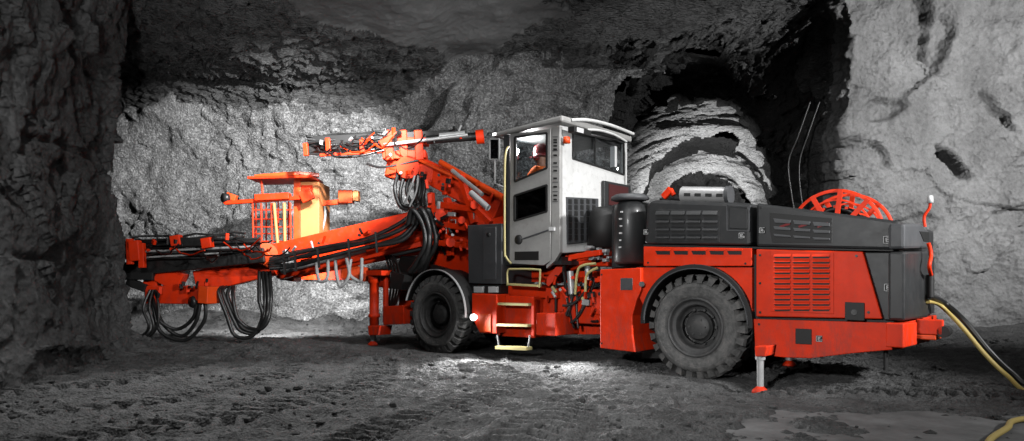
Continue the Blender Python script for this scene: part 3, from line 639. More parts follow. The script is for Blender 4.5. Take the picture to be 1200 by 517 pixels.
# exhaust and cap
ex0, ex1 = P(800, 228, .55), P(852, 229, .55)
m = MB().cyl(ex0, ex1, .105, 24); m.build('muffler', STEEL, bevel=.01)
m = MB()
for i in range(8): q = ex0.lerp(ex1, (i + .5) / 8); m.lathe([(.108, -.0), (.112, .0)], (0, 0, 0), 3)
q = ex1; MB().cyl(q, q + Vector((.05, 0, 0)), .12, 24).build('muffler_end', MGREY, bevel=.008)
m = MB()
for i in range(4): m.beam(ex0.lerp(ex1, .12 + i * .24) + Vector((0, -.108, -.01)), ex0.lerp(ex1, .12 + i * .24 + .14) + Vector((0, -.108, -.01)), .01, .04)
m.build('muffler_slot', BLACK)
MB().cyl(P(778, 231, .5), P(786, 222, .5), .05).cyl(P(786, 222, .5), P(790, 229, .5), .03).build('exhaust_pipe', RED)
# cable reel on the back
RC = P(978, 275, .9); RR = abs(P(1037, 282, .9).x - RC.x)
reel = MB()
def ring(m, R, yy, r, n=64):
    m.tube([(RC.x + R * math.cos(2 * math.pi * i / n), yy, RC.z + R * math.sin(2 * math.pi * i / n)) for i in range(n + 1)], r, 8, False)
for yy in (.9, 1.45):
    reel.lathe([(RR * .93, .0), (RR * 1.0, .0), (RR * 1.0, .03), (RR * .93, .03), (RR * .93, .0)], (RC.x, yy, RC.z), 72); reel.lathe([(RR * .74, .0), (RR * .78, .0), (RR * .78, .025), (RR * .74, .025), (RR * .74, .0)], (RC.x, yy, RC.z), 72)
    for k in range(10):
        a = 2 * math.pi * (k + .3) / 10; reel.beam((RC.x + .15 * math.cos(a), yy, RC.z + .15 * math.sin(a)), (RC.x + RR * math.cos(a), yy, RC.z + RR * math.sin(a)), .02, .055)
for k in range(16):
    a = 2 * math.pi * k / 16; reel.beam((RC.x + RR * .62 * math.cos(a), .9, RC.z + RR * .62 * math.sin(a)), (RC.x + RR * .62 * math.cos(a), 1.45, RC.z + RR * .62 * math.sin(a)), .03, .03)
ro = reel.build('cable_reel', RED); m = MB()
for yy in np.linspace(.98, 1.4, 7): ring(m, RR * .58, yy, .034)
put(m.build('wound_cable', RUBBER), ro)
# lamp mast on the rear corner
m = MB().tube(spline([P(1084, 266, 1.2), P(1083, 254, 1.2), P(1089, 244, 1.2), P(1090, 238, 1.2)], 5), .016); m.build('lamp_mast', RED)
MB().lathe([(.0, .09), (.03, .08), (.035, .0), (0, 0)], tuple(P(1090, 238, 1.2)), 16, 'z').build('beacon', MARK)
MB().tube(spline([Q(1088, 285, XR+.12), Q(1091, 298, XR+.14), Q(1089, 312, XR+.14), Q(1091, 322, XR+.12)], 5), .02).build('rear_hose', RED)
MB().cyl(Q(1090, 322, XR+.1), Q(1090, 348, XR+.1), .04).build('cable_gland', BLACK)
# front of the rear module: air cleaner hood
m = MB(); c = P(735, 270, .35); m.lathe([(0, .40), (.14, .39), (.20, .34), (.22, .26), (.22, -.42), (.18, -.46), (0, -.46)], (c.x, .42, c.z), 40, 'z'); m.build('air_cleaner', DGREY)
m = MB().lathe([(0, .07), (.2, .07), (.25, .04), (.26, .0), (.2, -.02), (0, -.02)], (c.x, .42, c.z + .42), 40, 'z'); m.build('air_cleaner_cap', MGREY)
MB().pp([(752, 236), (716, 240), (716, 314), (752, 314)], .5, WD - .15).build('engine_bulkhead', DGREY, bevel=.03)
m = MB()
for i in range(6): xx = c.x - .03 + random.uniform(-.02, .02); MB().box(xx, xx + random.uniform(.02, .05), .190, .205, c.z + .23 - i * .095, c.z + .25 - i * .095).build('warning_sticker', MARK)


# ---- cab
YC = 0.28; xr = P(656, 300, YC).x; xl = P(590, 300, YC).x
YF = Q(733, 200, xr).y; zb = P(598, 311, YC).z; zt = P(640, 152, YC).z
print('cab x', xl, xr, 'y', YC, YF, 'z', zb, zt)
def plate_y(pix_outer, holes, y0, th): return MB().holed([tuple(c) for c in px2(pix_outer, y0)], [px2(h, y0) for h in holes], lambda p, t: (p[0], y0 + t, p[1]), th)
def q2(pix, x0): return [(Q(a, b, x0).y, Q(a, b, x0).z) for a, b in pix]
upw = [(603.5, 161), (641, 156), (641, 197), (603.5, 213)]; low = [(603, 229.5), (641, 217), (641, 248), (603, 259)]
door_outer = [(598, 157), (645, 151), (645, 306), (637, 311), (600, 309), (597, 304)]
door = plate_y(door_outer, [upw, low], YC - .02, .05).build('cab_door', SHADECAB, bevel=.006)
MB().pp(upw, YC - .004, YC + .004).build('door_window', GLASS, door); MB().pp(low, YC - .004, YC + .004).build('door_window', TINT, door)
def gasket(pts3, r, name, parent, mat=BLACK): 
    m = MB(); n = len(pts3)
    for i in range(n): m.beam(pts3[i], pts3[(i + 1) % n], r, r)
    return m.build(name, mat, parent)
gasket([P(a, b, YC - .024) for a, b in upw], .028, 'window_seal', door); gasket([P(a, b, YC - .024) for a, b in low], .028, 'window_seal', door)
MB().pp([(603, 295), (631, 294.5), (631, 305), (603, 305)], YC - .028, YC - .01).build('door_vent', BLACK, door)
MB().lathe([(0, -.035), (.05, -.035), (.07, -.02), (.075, 0)], tuple(P(608, 281, YC - .02)), 24).build('door_handle', BLACK, door)
MB().beam(P(613, 280, YC - .04), P(645, 269, YC - .04), .015, .02).build('door_stay', MGREY, door)
MB().pp([(643, 266), (649, 266), (649, 270.5), (643, 270.5)], YC - .05, YC - .01).build('door_latch', MARK, door)
# side wall: front post, pillar strip behind the door, skirt
MB().pp([(590, 158), (597, 157), (597, 304), (600, 310), (592, 306), (590, 298)], YC, YC + .06).build('cab_post', MGREY, bevel=.006)
MB().pp([(646, 149), (656, 148), (656, 296), (650, 306), (640, 315), (640, 311), (646, 305)], YC - .01, YC + .06).build('cab_post', SHADECAB, bevel=.006)
m = MB()
for yy in (163, 166, 170, 174, 181, 190, 199, 208, 218, 228, 233): m.pp([(648.4, yy), (652.6, yy), (652.6, yy + 2), (648.4, yy + 2)], YC - .016, YC)
m.build('pillar_slot', BLACK)
m = MB()
for yy in (160, 176, 195, 213, 224, 236): m.pp([(647.5, yy), (653.5, yy), (653.5, yy + .9), (647.5, yy + .9)], YC - .014, YC)
m.build('pillar_rib', MGREY)
# lower flare of the side and floor
MB().box(xl, xr, YC + .05, YF - .05, zb, zb + .06).build('cab_floor', DGREY)
MB().box(xl + .05, xr - .04, YC + .1, YF - .1, zb + .06, zb + .12).build('cab_mat', BLACK)
# rear face (faces right): white with a window
zr0 = Q(660, 298, xr).z
win = [(671, 155), (697, 160), (731, 167.5), (731, 205), (697, 194), (671, 186)]
outer = [(656.2, 147), (735, 162), (735, 214), (735, 291), (656.2, 297)]
rf = MB().holed(q2(outer, xr), [q2(win, xr)], lambda p, t: (xr - t, p[0], p[1]), .05).build('cab_rear_wall', WHITE, bevel=.006)
w2 = q2(win, xr); MB().add([(xr - .02, a, b) for a, b in w2] + [(xr - .026, a, b) for a, b in w2], [tuple(range(6)), tuple(range(11, 5, -1))]).build('rear_window', GLASS, rf)
gasket([Q(a, b, xr + .004) for a, b in win], .026, 'window_seal', rf)
MB().beam(Q(697, 160, xr + .004), Q(697, 194, xr + .004), .03, .02).build('window_bar', BLACK, rf)
MB().beam(Q(719, 172, xr - .06), Q(719, 196, xr - .06), .09, .06).build('rear_monitor', MARK, rf)
gv = q2([(663, 231), (700, 233), (700, 282), (664, 286)], xr)
MB().add([(xr + .02, a, b) for a, b in gv] + [(xr, a, b) for a, b in gv], [(0, 1, 2, 3), (0, 4, 5, 1), (1, 5, 6, 2), (2, 6, 7, 3), (3, 7, 4, 0)]).build('rear_grille', MGREY, rf)
m = MB()
for i in range(5):
    for j_ in range(7): c = Q(667 + i * 7, 235 + j_ * 7, xr + .022); m.box(c.x, c.x + .01, c.y - .02, c.y + .055, c.z - .05, c.z + .02)
m.build('grille_slot', BLACK, rf)
# exhaust shroud shape in front of the rear face
MB().lathe([(0, .62), (.14, .60), (.2, .52), (.23, .35), (.25, 0), (0, 0)], (xr + .26, Q(688, 260, xr).y + .05, Q(683, 290, xr).z), 28, 'z').build('fan_cowl', BLACK)
MB().box(xr + .01, xr + .07, Q(704, 240, xr).y, Q(735, 240, xr).y, Q(704, 292, xr).z, Q(704, 212, xr).z).build('control_cabinet', DGREY, bevel=.01)
MB().box(xr + .072, xr + .08, Q(704, 240, xr).y + .12, Q(735, 240, xr).y - .1, Q(704, 240, xr).z, Q(704, 215, xr).z).build('cabinet_plate', M('dark_red_plate', (0.06, 0.012, 0.012), 0.5))
# far side and front frames with glass
zc0, zc1 = zb, zt
fs = MB(); fs.box(xl, xr, YF - .05, YF, zb, zb + .75); fs.box(xl, xl + .08, YF - .05, YF, zb + .75, zt); fs.box(xr - .08, xr, YF - .05, YF, zb + .75, zt - .1); fs.build('cab_far_wall', SHADECAB)
ff = MB(); ff.box(xl, xl + .05, YC + .06, YF - .05, zb, zb + .55); ff.box(xl, xl + .06, YC + .06, YC + .12, zb + .55, zt); ff.build('cab_front_wall', SHADECAB)
MB().box(xl + .02, xl + .026, YC + .12, YF - .05, zb + .55, zt).build('windscreen', GLASS)
MB().box(xl + .08, xr - .08, YF - .03, YF - .024, zb + .75, zt - .06).build('side_window', GLASS)
# roof
rz = P(592, 157, YC).z; ov = .05
rp = [P(588, 157, YC - .08), P(660, 147, YC - .08)]
z1 = P(592, 151, YC - .08).z; z2 = P(668, 142, YC - .08).z
print('roof', z1, z2, zt)
roof = MB(); x0r, x1r = xl - .10, xr + .10; zA, zB = z1 - .02, z1 + .06
roof.add([(x0r, YC - .08, zA - .07), (x1r, YC - .08, zB - .10), (x1r, YF + .05, zB - .10), (x0r, YF + .05, zA - .07), (x0r, YC - .08, zA), (x1r, YC - .08, zB), (x1r, YF + .05, zB), (x0r, YF + .05, zA)],
         [(0, 3, 2, 1), (4, 5, 6, 7), (0, 1, 5, 4), (1, 2, 6, 5), (2, 3, 7, 6), (3, 0, 4, 7)]).build('cab_roof', SHADECAB, bevel=.03)
# white guard rails over the rear window
m = MB().tube(spline([Q(669, 141, x1r), Q(690, 141, x1r + .04), Q(716, 147, x1r + .06), Q(742, 157, x1r + .06)], 8), .027)
m.build('roof_rail', WHITE)
MB().tube(spline([Q(688, 152, x1r), Q(703, 153, x1r + .05), Q(720, 158, x1r + .05), Q(734, 166, x1r + .04)], 8), .019).build('roof_rail', WHITE)
m = MB().box(x1r + .02, x1r + .14, Q(664, 155, x1r).y, Q(684, 155, x1r).y, Q(668, 157, x1r).z, Q(668, 150, x1r).z); m.build('roof_lamp', BLACK, bevel=.01)
MB().box(x1r + .14, x1r + .15, Q(665, 155, x1r).y + .03, Q(674, 155, x1r).y, Q(668, 156.4, x1r).z, Q(668, 151, x1r).z).build('lamp_lens', MARK)
MB().lathe([(0, .1), (.05, .09), (.055, 0), (0, 0)], tuple(Q(664, 168, xr + .08)), 16, 'z').build('beacon', ORANGE)
MB().box(xl - .22, xl - .05, YC + .0, YC + .30, z1 - .08, z1 + .0).build('roof_lamp', BLACK, bevel=.01)
MB().box(xl - .215, xl - .055, YC - .01, YC - .001, z1 - .055, z1 - .015).build('lamp_lens', LAMPM)
# mirror
mm = MB(); mp = [P(574, 163, YC - .1), P(585, 163, YC - .1), P(585, 187, YC - .1), P(574, 187, YC - .1)]
gasket(mp, .022, 'mirror_frame', RIG, GHOSE); MB().prism([(p.x, p.z) for p in mp], YC - .1, YC - .08).build('mirror', TINT)
MB().tube([P(580, 187, YC - .1), P(580, 215, YC - .1), P(592, 220, YC)], .014).build('mirror_arm', GHOSE)
# grab rail, pale yellow
MB().tube(spline([P(596, 172, YC), P(593, 178, YC - .08), P(591.5, 200, YC - .1), P(591.5, 290, YC - .1), P(593, 301, YC - .08), P(599, 309, YC - .02)], 6), .017).build('grab_rail', YEL)
# seat inside
m = MB(); sy = YC + .55; sx = P(633, 200, sy).x; zs = P(629, 172, sy).z - 1.46
m.box(sx - .22, sx + .22, sy - .22, sy + .22, zs + .42, zs + .54); m.box(sx + .2, sx + .32, sy - .22, sy + .22, zs + .5, zs + 1.08); m.box(sx - .12, sx + .12, sy - .12, sy + .12, zb + .1, zs + .42)
m.build('seat', BLACK, bevel=.03)
MB().box(xl + .12, xl + .3, YC + .3, YC + 1.0, zb + .4, zb + .75).build('dashboard', DGREY, bevel=.03)

# ---- mid section: platform, ladder, frames
m = MB().pp([(553, 344), (582, 345), (582, 391), (562, 390), (553, 372)], .10, 1.9); m.build('front_chassis', RED, bevel=.01)
MB().pp([(561, 368), (575, 368), (575, 389), (562, 389)], .085, .11).build('lit_bracket', ORANGE, bevel=.004)  # brighter orange here stands for lamplight on the chassis side
m = MB().pp([(586, 346), (626, 348), (626, 396), (584, 394)], .32, 1.8); m.build('ladder_box', RED, bevel=.01)
st = MB()
for a, bq, c, d, t in ((587, 356, 623, 357, 0), (586, 380.5, 622, 381.5, 0)): st.beam(P(a, bq, .16), P(c, d, .16), .16, .035)
st.build('ladder_step', YEL)
MB().beam(P(584, 407, .12), P(620, 408.5, .12), .15, .045).build('ladder_step', YEL)
MB().tube([P(583, 392, .14), P(585, 407, .12)], .014).tube([P(621, 393, .14), P(619, 408, .12)], .014).build('step_hanger', GHOSE)
MB().tube(spline([P(595, 335, .14), P(595, 318, .14), P(602, 315.5, .14), P(630, 316, .14), P(633, 319, .14), P(632, 337, .14)], 6), .016).beam(P(596, 333, .14), P(632, 335, .14), .1, .03).build('grab_step', YEL)
MB().beam(P(584, 346, .17), P(584, 393, .17), .04, .04).beam(P(625, 348, .17), P(625, 396, .17), .04, .04).build('ladder_rail', RED)
MB().pp([(628, 367), (651, 367), (651, 394), (628, 393)], .2, .9).build('side_tank', RED, bevel=.012)
DRED = RED
m = MB().pp([(590, 315), (700, 318), (700, 332), (590, 330)], 1.0, 1.7); m.pp([(650, 345), (706, 340), (706, 392), (650, 392)], .8, 1.6)
m.pp([(560, 333), (652, 338), (652, 350), (560, 346)], .45, 1.8); m.build('frame_beam', RED, bevel=.01)
m = MB()
m.cyl(P(640, 325, .7), P(700, 300, .9), .07).cyl(P(650, 350, .6), P(705, 368, .8), .06).cyl(P(655, 372, .6), P(705, 352, .7), .05)
m.build('steering_cylinder', RED)
m = MB(); m.cyl(P(668, 318, .5), P(670, 345, .5), .05).cyl(P(688, 312, .5), P(690, 335, .5), .04); m.build('cylinder_rod', STEEL)
m = MB(); 
for i in range(12):
    a = P(random.uniform(640, 700), random.uniform(318, 350), random.uniform(.4, .8)); bq = P(random.uniform(640, 704), random.uniform(340, 390), random.uniform(.4, .8)); m.tube(sag(a, bq, .12, 12), .02, 8)
m.build('hydraulic_hose', RUBBER)
for i in range(16):
    a = P(random.uniform(640, 703), random.uniform(325, 385), random.uniform(.45, .7)); s_ = random.uniform(.03, .07); MB().box(a.x - s_, a.x + s_, a.y, a.y + .15, a.z - s_ * .7, a.z + s_ * .7).build('valve_block', RED, bevel=.008)
m = MB()
for i in range(14):
    a = P(random.uniform(684, 712), random.uniform(287, 305), random.uniform(.6, .7)); s_ = random.uniform(.015, .035); m.box(a.x - s_, a.x + s_, a.y, a.y + .1, a.z - s_ * .7, a.z + s_ * .7)
m.build('valve_fitting', STEEL, bevel=.004)
# tray, frame under the cab, articulation
MB().pp([(618, 300), (656, 298), (700, 292), (712, 300), (712, 312), (655, 312), (640, 318), (612, 316)], .95, 1.9).build('cab_frame', RED, bevel=.01)
MB().beam(P(641, 333, .5), P(668, 302, .6), .10, .12).beam(P(668, 302, .6), P(705, 296, .6), .08, .08).build('cab_mount', RED, bevel=.008)
m = MB().tube(spline([P(674, 345, .3), P(677, 318, .3), P(684, 311, .3), P(698, 309, .3)], 5), .02).tube(spline([P(686, 342, .3), P(688, 322, .3), P(700, 314, .3)], 5), .02); m.build('guard_rail', YEL)
# grey cabinet ahead of the cab
cabn = MB().pp([(548, 264), (588, 262), (588, 333), (549, 332)], .25, 1.1).build('electric_cabinet', MGREY, bevel=.01)
MB().pp([(566, 267), (581, 266), (581, 328), (566, 328)], .235, .26).build('cabinet_door', MGREY, bevel=.006)
MB().lathe([(0, -.03), (.03, -.03), (.035, 0)], tuple(P(573, 275, .235)), 16).build('cabinet_lock', BLACK)
MB().pp([(553, 334), (586, 334), (586, 344), (553, 343)], .25, 1.2).build('shelf', BLACK)
for a in (560, 577): MB().pp([(a - 5, 336), (a + 5, 336), (a + 5, 343), (a - 5, 343)], .2, .25).build('marker_lamp', MARK, bevel=.004)
# head lamp by the front wheel that lights the ground
HL = P(554, 372, .02)
MB().lathe([(0, -.02), (.05, -.01), (.055, .03), (.03, .08), (0, .08)], tuple(HL), 20).build('ground_lamp', LAMPM)
wl_ = O + EX * HL.x + EY * (HL.y - .12) + Vector((0, 0, HL.z))
spot('ground_lamp_light', wl_, wl_ + EX * 1.9 - EY * .9 - Vector((0, 0, .75)), 300, 120, .8, .06)
ul = O + EX * -1.9 + EY * .25 + Vector((0, 0, .62)); spot('underbody_light', ul, ul + EX * .1 - EY * .9 - Vector((0, 0, .7)), 200, 150, 1.0, .12)

# ---- front chassis and turret
MB().box(FWH.x - 1.5, FWH.x + 3.0, .55, 1.6, .55, 1.05).build('main_frame', RED, bevel=.02)
m = MB().pp([(497, 262), (545, 240), (560, 262), (548, 325), (500, 322)], .55, 1.5); m.build('boom_bracket', RED, bevel=.02)
MB().pp([(470, 300), (548, 322), (548, 335), (460, 326)], .45, 1.6).build('deck', BLACK)
m = MB()
for (a, bq, c, d, yy) in ((505, 226, 508, 292, .5), (524, 232, 528, 300, .45), (515, 240, 560, 246, .4), (512, 262, 552, 268, .42), (506, 284, 548, 288, .4), (540, 205, 556, 262, .42), (548, 236, 575, 262, .4)):
    m.beam(P(a, bq, yy), P(c, d, yy), .10, .10)
m.build('turret_plate', RED, bevel=.012)
for (a, bq, r) in ((516, 252, .09), (541, 258, .06), (528, 284, .08), (556, 240, .07), (508, 275, .07)): MB().cyl(P(a, bq, .30), P(a, bq, .55), r).build('pivot_pin', RED, bevel=.006)
m = MB()
for (a, bq) in ((531, 262), (546, 270), (520, 270), (552, 252)): c = P(a, bq, .38); m.tube([c + Vector((-.05, 0, .06)), c + Vector((.06, 0, .06)), c + Vector((.06, 0, -.07))], .009, 6)
m.build('fitting', STEEL)
m = MB().cyl(P(552, 226, .2), P(572, 244, .2), .05).cyl(P(530, 200, .4), P(565, 228, .3), .035); m.build('lift_rod', STEEL)
# front stabiliser
jz0, jz1 = P(437, 392, .1).z, P(437, 319, .1).z; jxx = P(437, 350, .1).x
MB().lathe([(0, jz0), (.085, jz0), (.085, jz0 + .3), (.105, jz0 + .31), (.105, jz0 + .36), (.085, jz0 + .37), (.085, jz1 - .2), (.11, jz1 - .19), (.11, jz1), (0, jz1)], (jxx, .13, 0), 28, 'z').build('stabiliser_housing', RED)
MB().cyl(P(452, 322, .2), P(452, 378, .2), .05).build('stabiliser_cylinder', RED)
MB().pp([(429, 317), (447, 317), (447, 323), (429, 323)], .0, .3).build('stabiliser_cap', RED, bevel=.008)
MB().pp([(431, 382), (445, 382), (443, 393), (432, 393)], -.01, .28).build('stabiliser_collar', RED, bevel=.008)
MB().pp([(449, 359), (473, 358), (473, 380), (449, 381)], .12, 1.9).build('front_beam', RED, bevel=.012)
jack(437, 392, 413, .13)
jx = P(436, 388, .12)
MB().pp([(458, 318), (474, 322), (470, 340), (458, 338)], .1, .3).build('bracket', BLACK)
MB().beam(P(440, 332, .8), P(478, 336, .8), .2, .12).beam(P(350, 322, 1.2), P(470, 322, 1.0), .25, .22).build('front_frame', RED, bevel=.012)
m = MB()
for i in range(4): m.tube(spline([P(452 + i * 3, 300, .3), P(458 + i * 4, 325, .2), P(456 + i * 3, 352, .25), P(450 + i * 3, 362, .3)], 6), .022)
m.build('hydraulic_hose', RUBBER)

# ---- boom one (lower): main beam, extension, feed
b1a, b1b = W(548, 247, 12.6), W(312, 300, 12.9)
bm = MB().beam(b1a, b1b, .30, .40, .26, .34).build('boom', RED, bevel=.02)
MB().beam(W(548, 272, 12.5), W(330, 322, 12.9), .22, .16).build('boom_lower_plate', RED, bevel=.015)
MB().cyl(W(560, 262, 12.5), W(430, 292, 12.6), .11).build('lift_cylinder', RED, bevel=.01)
MB().cyl(W(430, 292, 12.6), W(330, 318, 12.7), .05).build('cylinder_rod', STEEL)
MB().cyl(W(312, 298, 12.62), W(312, 298, 13.1), .20, 28).build('boom_joint', ORANGE, bevel=.02)
MB().beam(W(302, 288, 12.7), W(320, 310, 12.7), .2, .2).build('joint_clamp', ORANGE, bevel=.02)
MB().beam(W(322, 312, 12.95), W(232, 331, 12.9), .28, .34, .3, .42).build('boom_extension', RED, bevel=.02)
MB().beam(W(176, 345, 12.85), W(250, 346, 12.75), .34, .32).build('feed_bracket', RED, bevel=.015)
MB().beam(W(240, 345, 12.6), W(251, 346, 12.55), .36, .30).build('bracket_end', ORANGE, bevel=.01)
m = MB().beam(W(188, 318, 12.8), W(214, 332, 12.8), .25, .35).beam(W(178, 335, 12.8), W(186, 300, 12.8), .2, .25); m.build('feed_cradle', RED, bevel=.015)
MB().lathe([(0, -.03), (.09, -.03), (.11, .02), (0, .05)], tuple(W(225, 354, 12.5)), 20).build('rotation_motor', DSTEEL)
# feed: long rail and drill rod
A, B = W(140, 317, 12.75), W(312, 299, 12.65)
MB().beam(A, B, .22, .26).build('feed_rail', DSTEEL, bevel=.015)
MB().beam(W(140, 301, 12.7), W(306, 291, 12.6), .14, .10).build('feed_rail_flange', BLACK)
m = MB()
for i, (y0, y1) in enumerate(((287, 283), (290.5, 286), (294, 290), (284, 280))): m.cyl(W(146, y0, 12.5 + .06 * i), W(305, y1, 12.5 + .06 * i), .028, 10)
m.build('drill_rod', RUBBER)
MB().cyl(W(143, 296, 12.45), W(300, 289, 12.45), .022, 10).cyl(W(150, 303, 12.5), W(270, 296, 12.5), .018, 10).build('drill_steel', STEEL)
for x, y, hh in ((158, 290, 24), (206, 278, 12), (242, 281, 12)): MB().beam(W(x, y - hh / 2 + 4, 12.4), W(x + 2, y + hh / 2 + 4, 12.4), .14, .18).build('feed_clamp', RED, bevel=.015)
m = MB(); m.beam(W(152, 280, 12.4), W(153, 310, 12.4), .1, .1).beam(W(166, 285, 12.4), W(167, 314, 12.4), .1, .1); m.build('centraliser', RED, bevel=.01)
MB().beam(W(204, 284, 12.5), W(246, 284, 12.5), .3, .16).build('rock_drill', DSTEEL, bevel=.02)
m = MB()
for i in range(9):
    y0 = 279 + i * 3.2; m.tube([W(150 + random.uniform(-5, 10) + k * 19, y0 + random.uniform(-1.5, 1.5) - k * .9, 12.42 + random.uniform(0, .2)) for k in range(8)], .02, 7)
m.build('feed_hose', RUBBER)
m = MB().beam(W(138, 323, 12.7), W(182, 324, 12.7), .2, .14).beam(W(150, 330, 12.7), W(172, 338, 12.7), .14, .14); m.build('feed_front_stop', BLACK, bevel=.01)
MB().tube(spline([W(138, 325, 12.4), W(134, 338, 12.4), W(139, 350, 12.4), W(142, 341, 12.4)], 5), .03).build('feed_hose', RUBBER)
# hoses on the boom
for i in range(5):
    dy = i * 4.5; dd = -.05 * i
    MB().tube(spline(jit([W(492, 240 + dy, 12.3 + dd), W(470, 262 + dy, 12.3 + dd), W(430, 278 + dy * .8, 12.35 + dd), W(385, 286 + dy * .9, 12.4 + dd), W(345, 298 + dy * .7, 12.5 + dd), W(316, 304 + dy * .6, 12.5 + dd)], .045), 8), .036, 10).build('boom_hose', RUBBER)
for x, y in ((440, 278), (408, 286), (372, 296), (345, 300), (332, 304)): MB().beam(W(x, y - 6, 12.05), W(x + 2, y + 18, 12.05), .05, .03).build('hose_clamp', BLACK)
for i in range(4):   # thick loop hanging at the turret
    x = i * 5.5
    MB().tube(spline(jit([W(478 + x, 262, 12.0), W(484 + x, 248, 11.9), W(494 + x * .9, 262, 11.9), W(497 + x * .7, 285, 11.9), W(488 + x * .8, 305, 11.95), W(480 + x, 318, 12.1)], .045), 8), .045, 10).build('hose_loop', RUBBER)
for i in range(4):   # big drooping loops under the joint
    x = i * 4
    MB().tube(spline(jit([W(304 + x, 318, 12.6), W(305 + x, 350, 12.6 + .04 * i), W(306 + x * .9, 372, 12.6), W(297 + x * .6, 391 - i, 12.6), W(279 + x * .8, 393 - i * 3, 12.6), W(266 + x, 372 - i, 12.6), W(256 + x * 1.3, 345, 12.65), W(262 + x, 336, 12.8)], .045), 8), .034, 10).build('hose_loop', RUBBER)
for i in range(3):
    x = i * 5
    MB().tube(spline(jit([W(240 - x, 352, 12.5), W(236 - x, 378 - i * 3, 12.5), W(216 - x, 399 - i * 7, 12.5 + .05 * i), W(193 - x * .4, 388 - i * 6, 12.55), W(180 + x * .3, 362, 12.6), W(178, 345, 12.7)], .045), 8), .034, 10).build('hose_loop', RUBBER)
for i in range(3):
    x = i * 6
    MB().tube(spline(jit([W(176 + x * .5, 340, 12.6), W(170 + x, 362, 12.5), W(176 + x, 380, 12.5), W(168 + x, 393, 12.5), W(158 + x, 398, 12.6)], .045), 8), .026, 8).build('hose_end', RUBBER)
for i, x in enumerate((378, 400, 418)):
    MB().tube(spline(jit([W(x - 7, 304, 12.3), W(x - 6, 320, 12.2), W(x, 331 + i % 2 * 3, 12.2), W(x + 7, 322, 12.2), W(x + 6, 303, 12.3)], .045), 8), .03, 10).build('hose_loop', GHOSE)

# ---- boom two (upper)
MB().beam(W(480, 190, 12.9), W(588, 246, 12.2), .30, .36, .34, .44).build('boom', RED, bevel=.02)
MB().beam(W(482, 183, 12.65), W(585, 232, 12.0), .10, .05).build('boom_top_plate', ORANGE, bevel=.01)
MB().beam(W(455, 198, 12.8), W(510, 206, 12.7), .34, .34).build('boom_head', RED, bevel=.03)
MB().cyl(W(478, 196, 12.4), W(478, 196, 13.1), .2, 24).build('boom_joint', RED, bevel=.01)
m = MB().beam(W(450, 166, 12.7), W(502, 167, 12.7), .3, .12).beam(W(450, 184, 12.7), W(500, 182, 12.7), .34, .14)
for x in (455, 472, 490): m.beam(W(x, 153, 12.55), W(x + 2, 188, 12.55), .10, .14)
m.beam(W(447, 172, 12.55), W(468, 160, 12.55), .12, .2)
m.build('feed_carriage', RED, bevel=.015)
MB().beam(W(362, 166, 12.8), W(545, 158, 12.7), .2, .16).build('feed_rail', BLACK, bevel=.01)
MB().beam(W(360, 175, 12.8), W(450, 172, 12.8), .2, .12).build('feed_rail_flange', DSTEEL, bevel=.01)
MB().cyl(W(450, 170, 12.45), W(548, 158, 12.45), .03).cyl(W(515, 160, 12.5), W(545, 157, 12.5), .06).build('drill_steel', STEEL)
MB().cyl(W(500, 164, 12.55), W(558, 160, 12.55), .075).build('feed_cylinder', DSTEEL)
MB().cyl(W(558, 161, 12.5), W(567, 160, 12.5), .125, 24).build('cylinder_flange', RED, bevel=.01)
for x, y in ((358, 176), (384, 170), (424, 172)): MB().beam(W(x, y - 8, 12.55), W(x + 1, y + 7, 12.55), .08, .08).build('feed_clamp', RED, bevel=.01)
m = MB()
for i in range(7):
    m.tube([W(358 + k * 14 + random.uniform(-2, 2), 160 + i * 3.6 + random.uniform(-2, 2) - k * .8, 12.6 + random.uniform(0, .2)) for k in range(8)], .022, 7)
m.build('feed_hose', RUBBER)
MB().tube(spline([W(385, 178, 12.5), W(395, 184, 12.4), W(420, 183, 12.4), W(450, 176, 12.5)], 6), .02).tube(spline([W(430, 192, 12.5), W(450, 196, 12.4), W(490, 188, 12.4)], 6), .022).build('feed_hose', RUBBER)
m = MB()
for i in range(5):
    x = i * 8
    MB().tube(spline(jit([W(466 + x, 204, 12.5), W(462 + x * 1.05, 222, 12.4 + .05 * i), W(468 + x * .95, 240, 12.4), W(478 + x * .6, 243 - i, 12.5), W(486 + x * .4, 226, 12.5), W(488 + x * .4, 206, 12.6)], .045), 8), .034, 10).build('hose_loop', RUBBER)
MB().tube(spline([W(486, 206, 12.3), W(480, 224, 12.3), W(474, 240, 12.4)], 6), .018).tube(spline([W(490, 206, 12.3), W(488, 224, 12.3), W(480, 242, 12.4)], 6), .018).build('hose_loop', GHOSE)
for (a, bq, c, d, r) in ((516, 190, 560, 215, .05), (540, 205, 590, 232, .06)): MB().cyl(W(a, bq, 12.3), W(c, d, 11.9), r).build('lift_cylinder', ORANGE, bevel=.006)
for i in range(14):
    a = W(random.uniform(498, 560), random.uniform(212, 292), 12.15); MB().beam(a, a + Vector((random.uniform(-.15, .15), -.02, random.uniform(-.2, .2))), .07, .05).build('valve_block', RED, bevel=.008)
for i in range(6):
    a = W(500 + i * 9, 246 + i * 3, 12.05); bq = W(512 + i * 10, 296 + i * 3, 12.1); MB().tube(sag(a, bq, .1, 10), .018, 8).build('hydraulic_hose', RUBBER if i % 2 else RED)

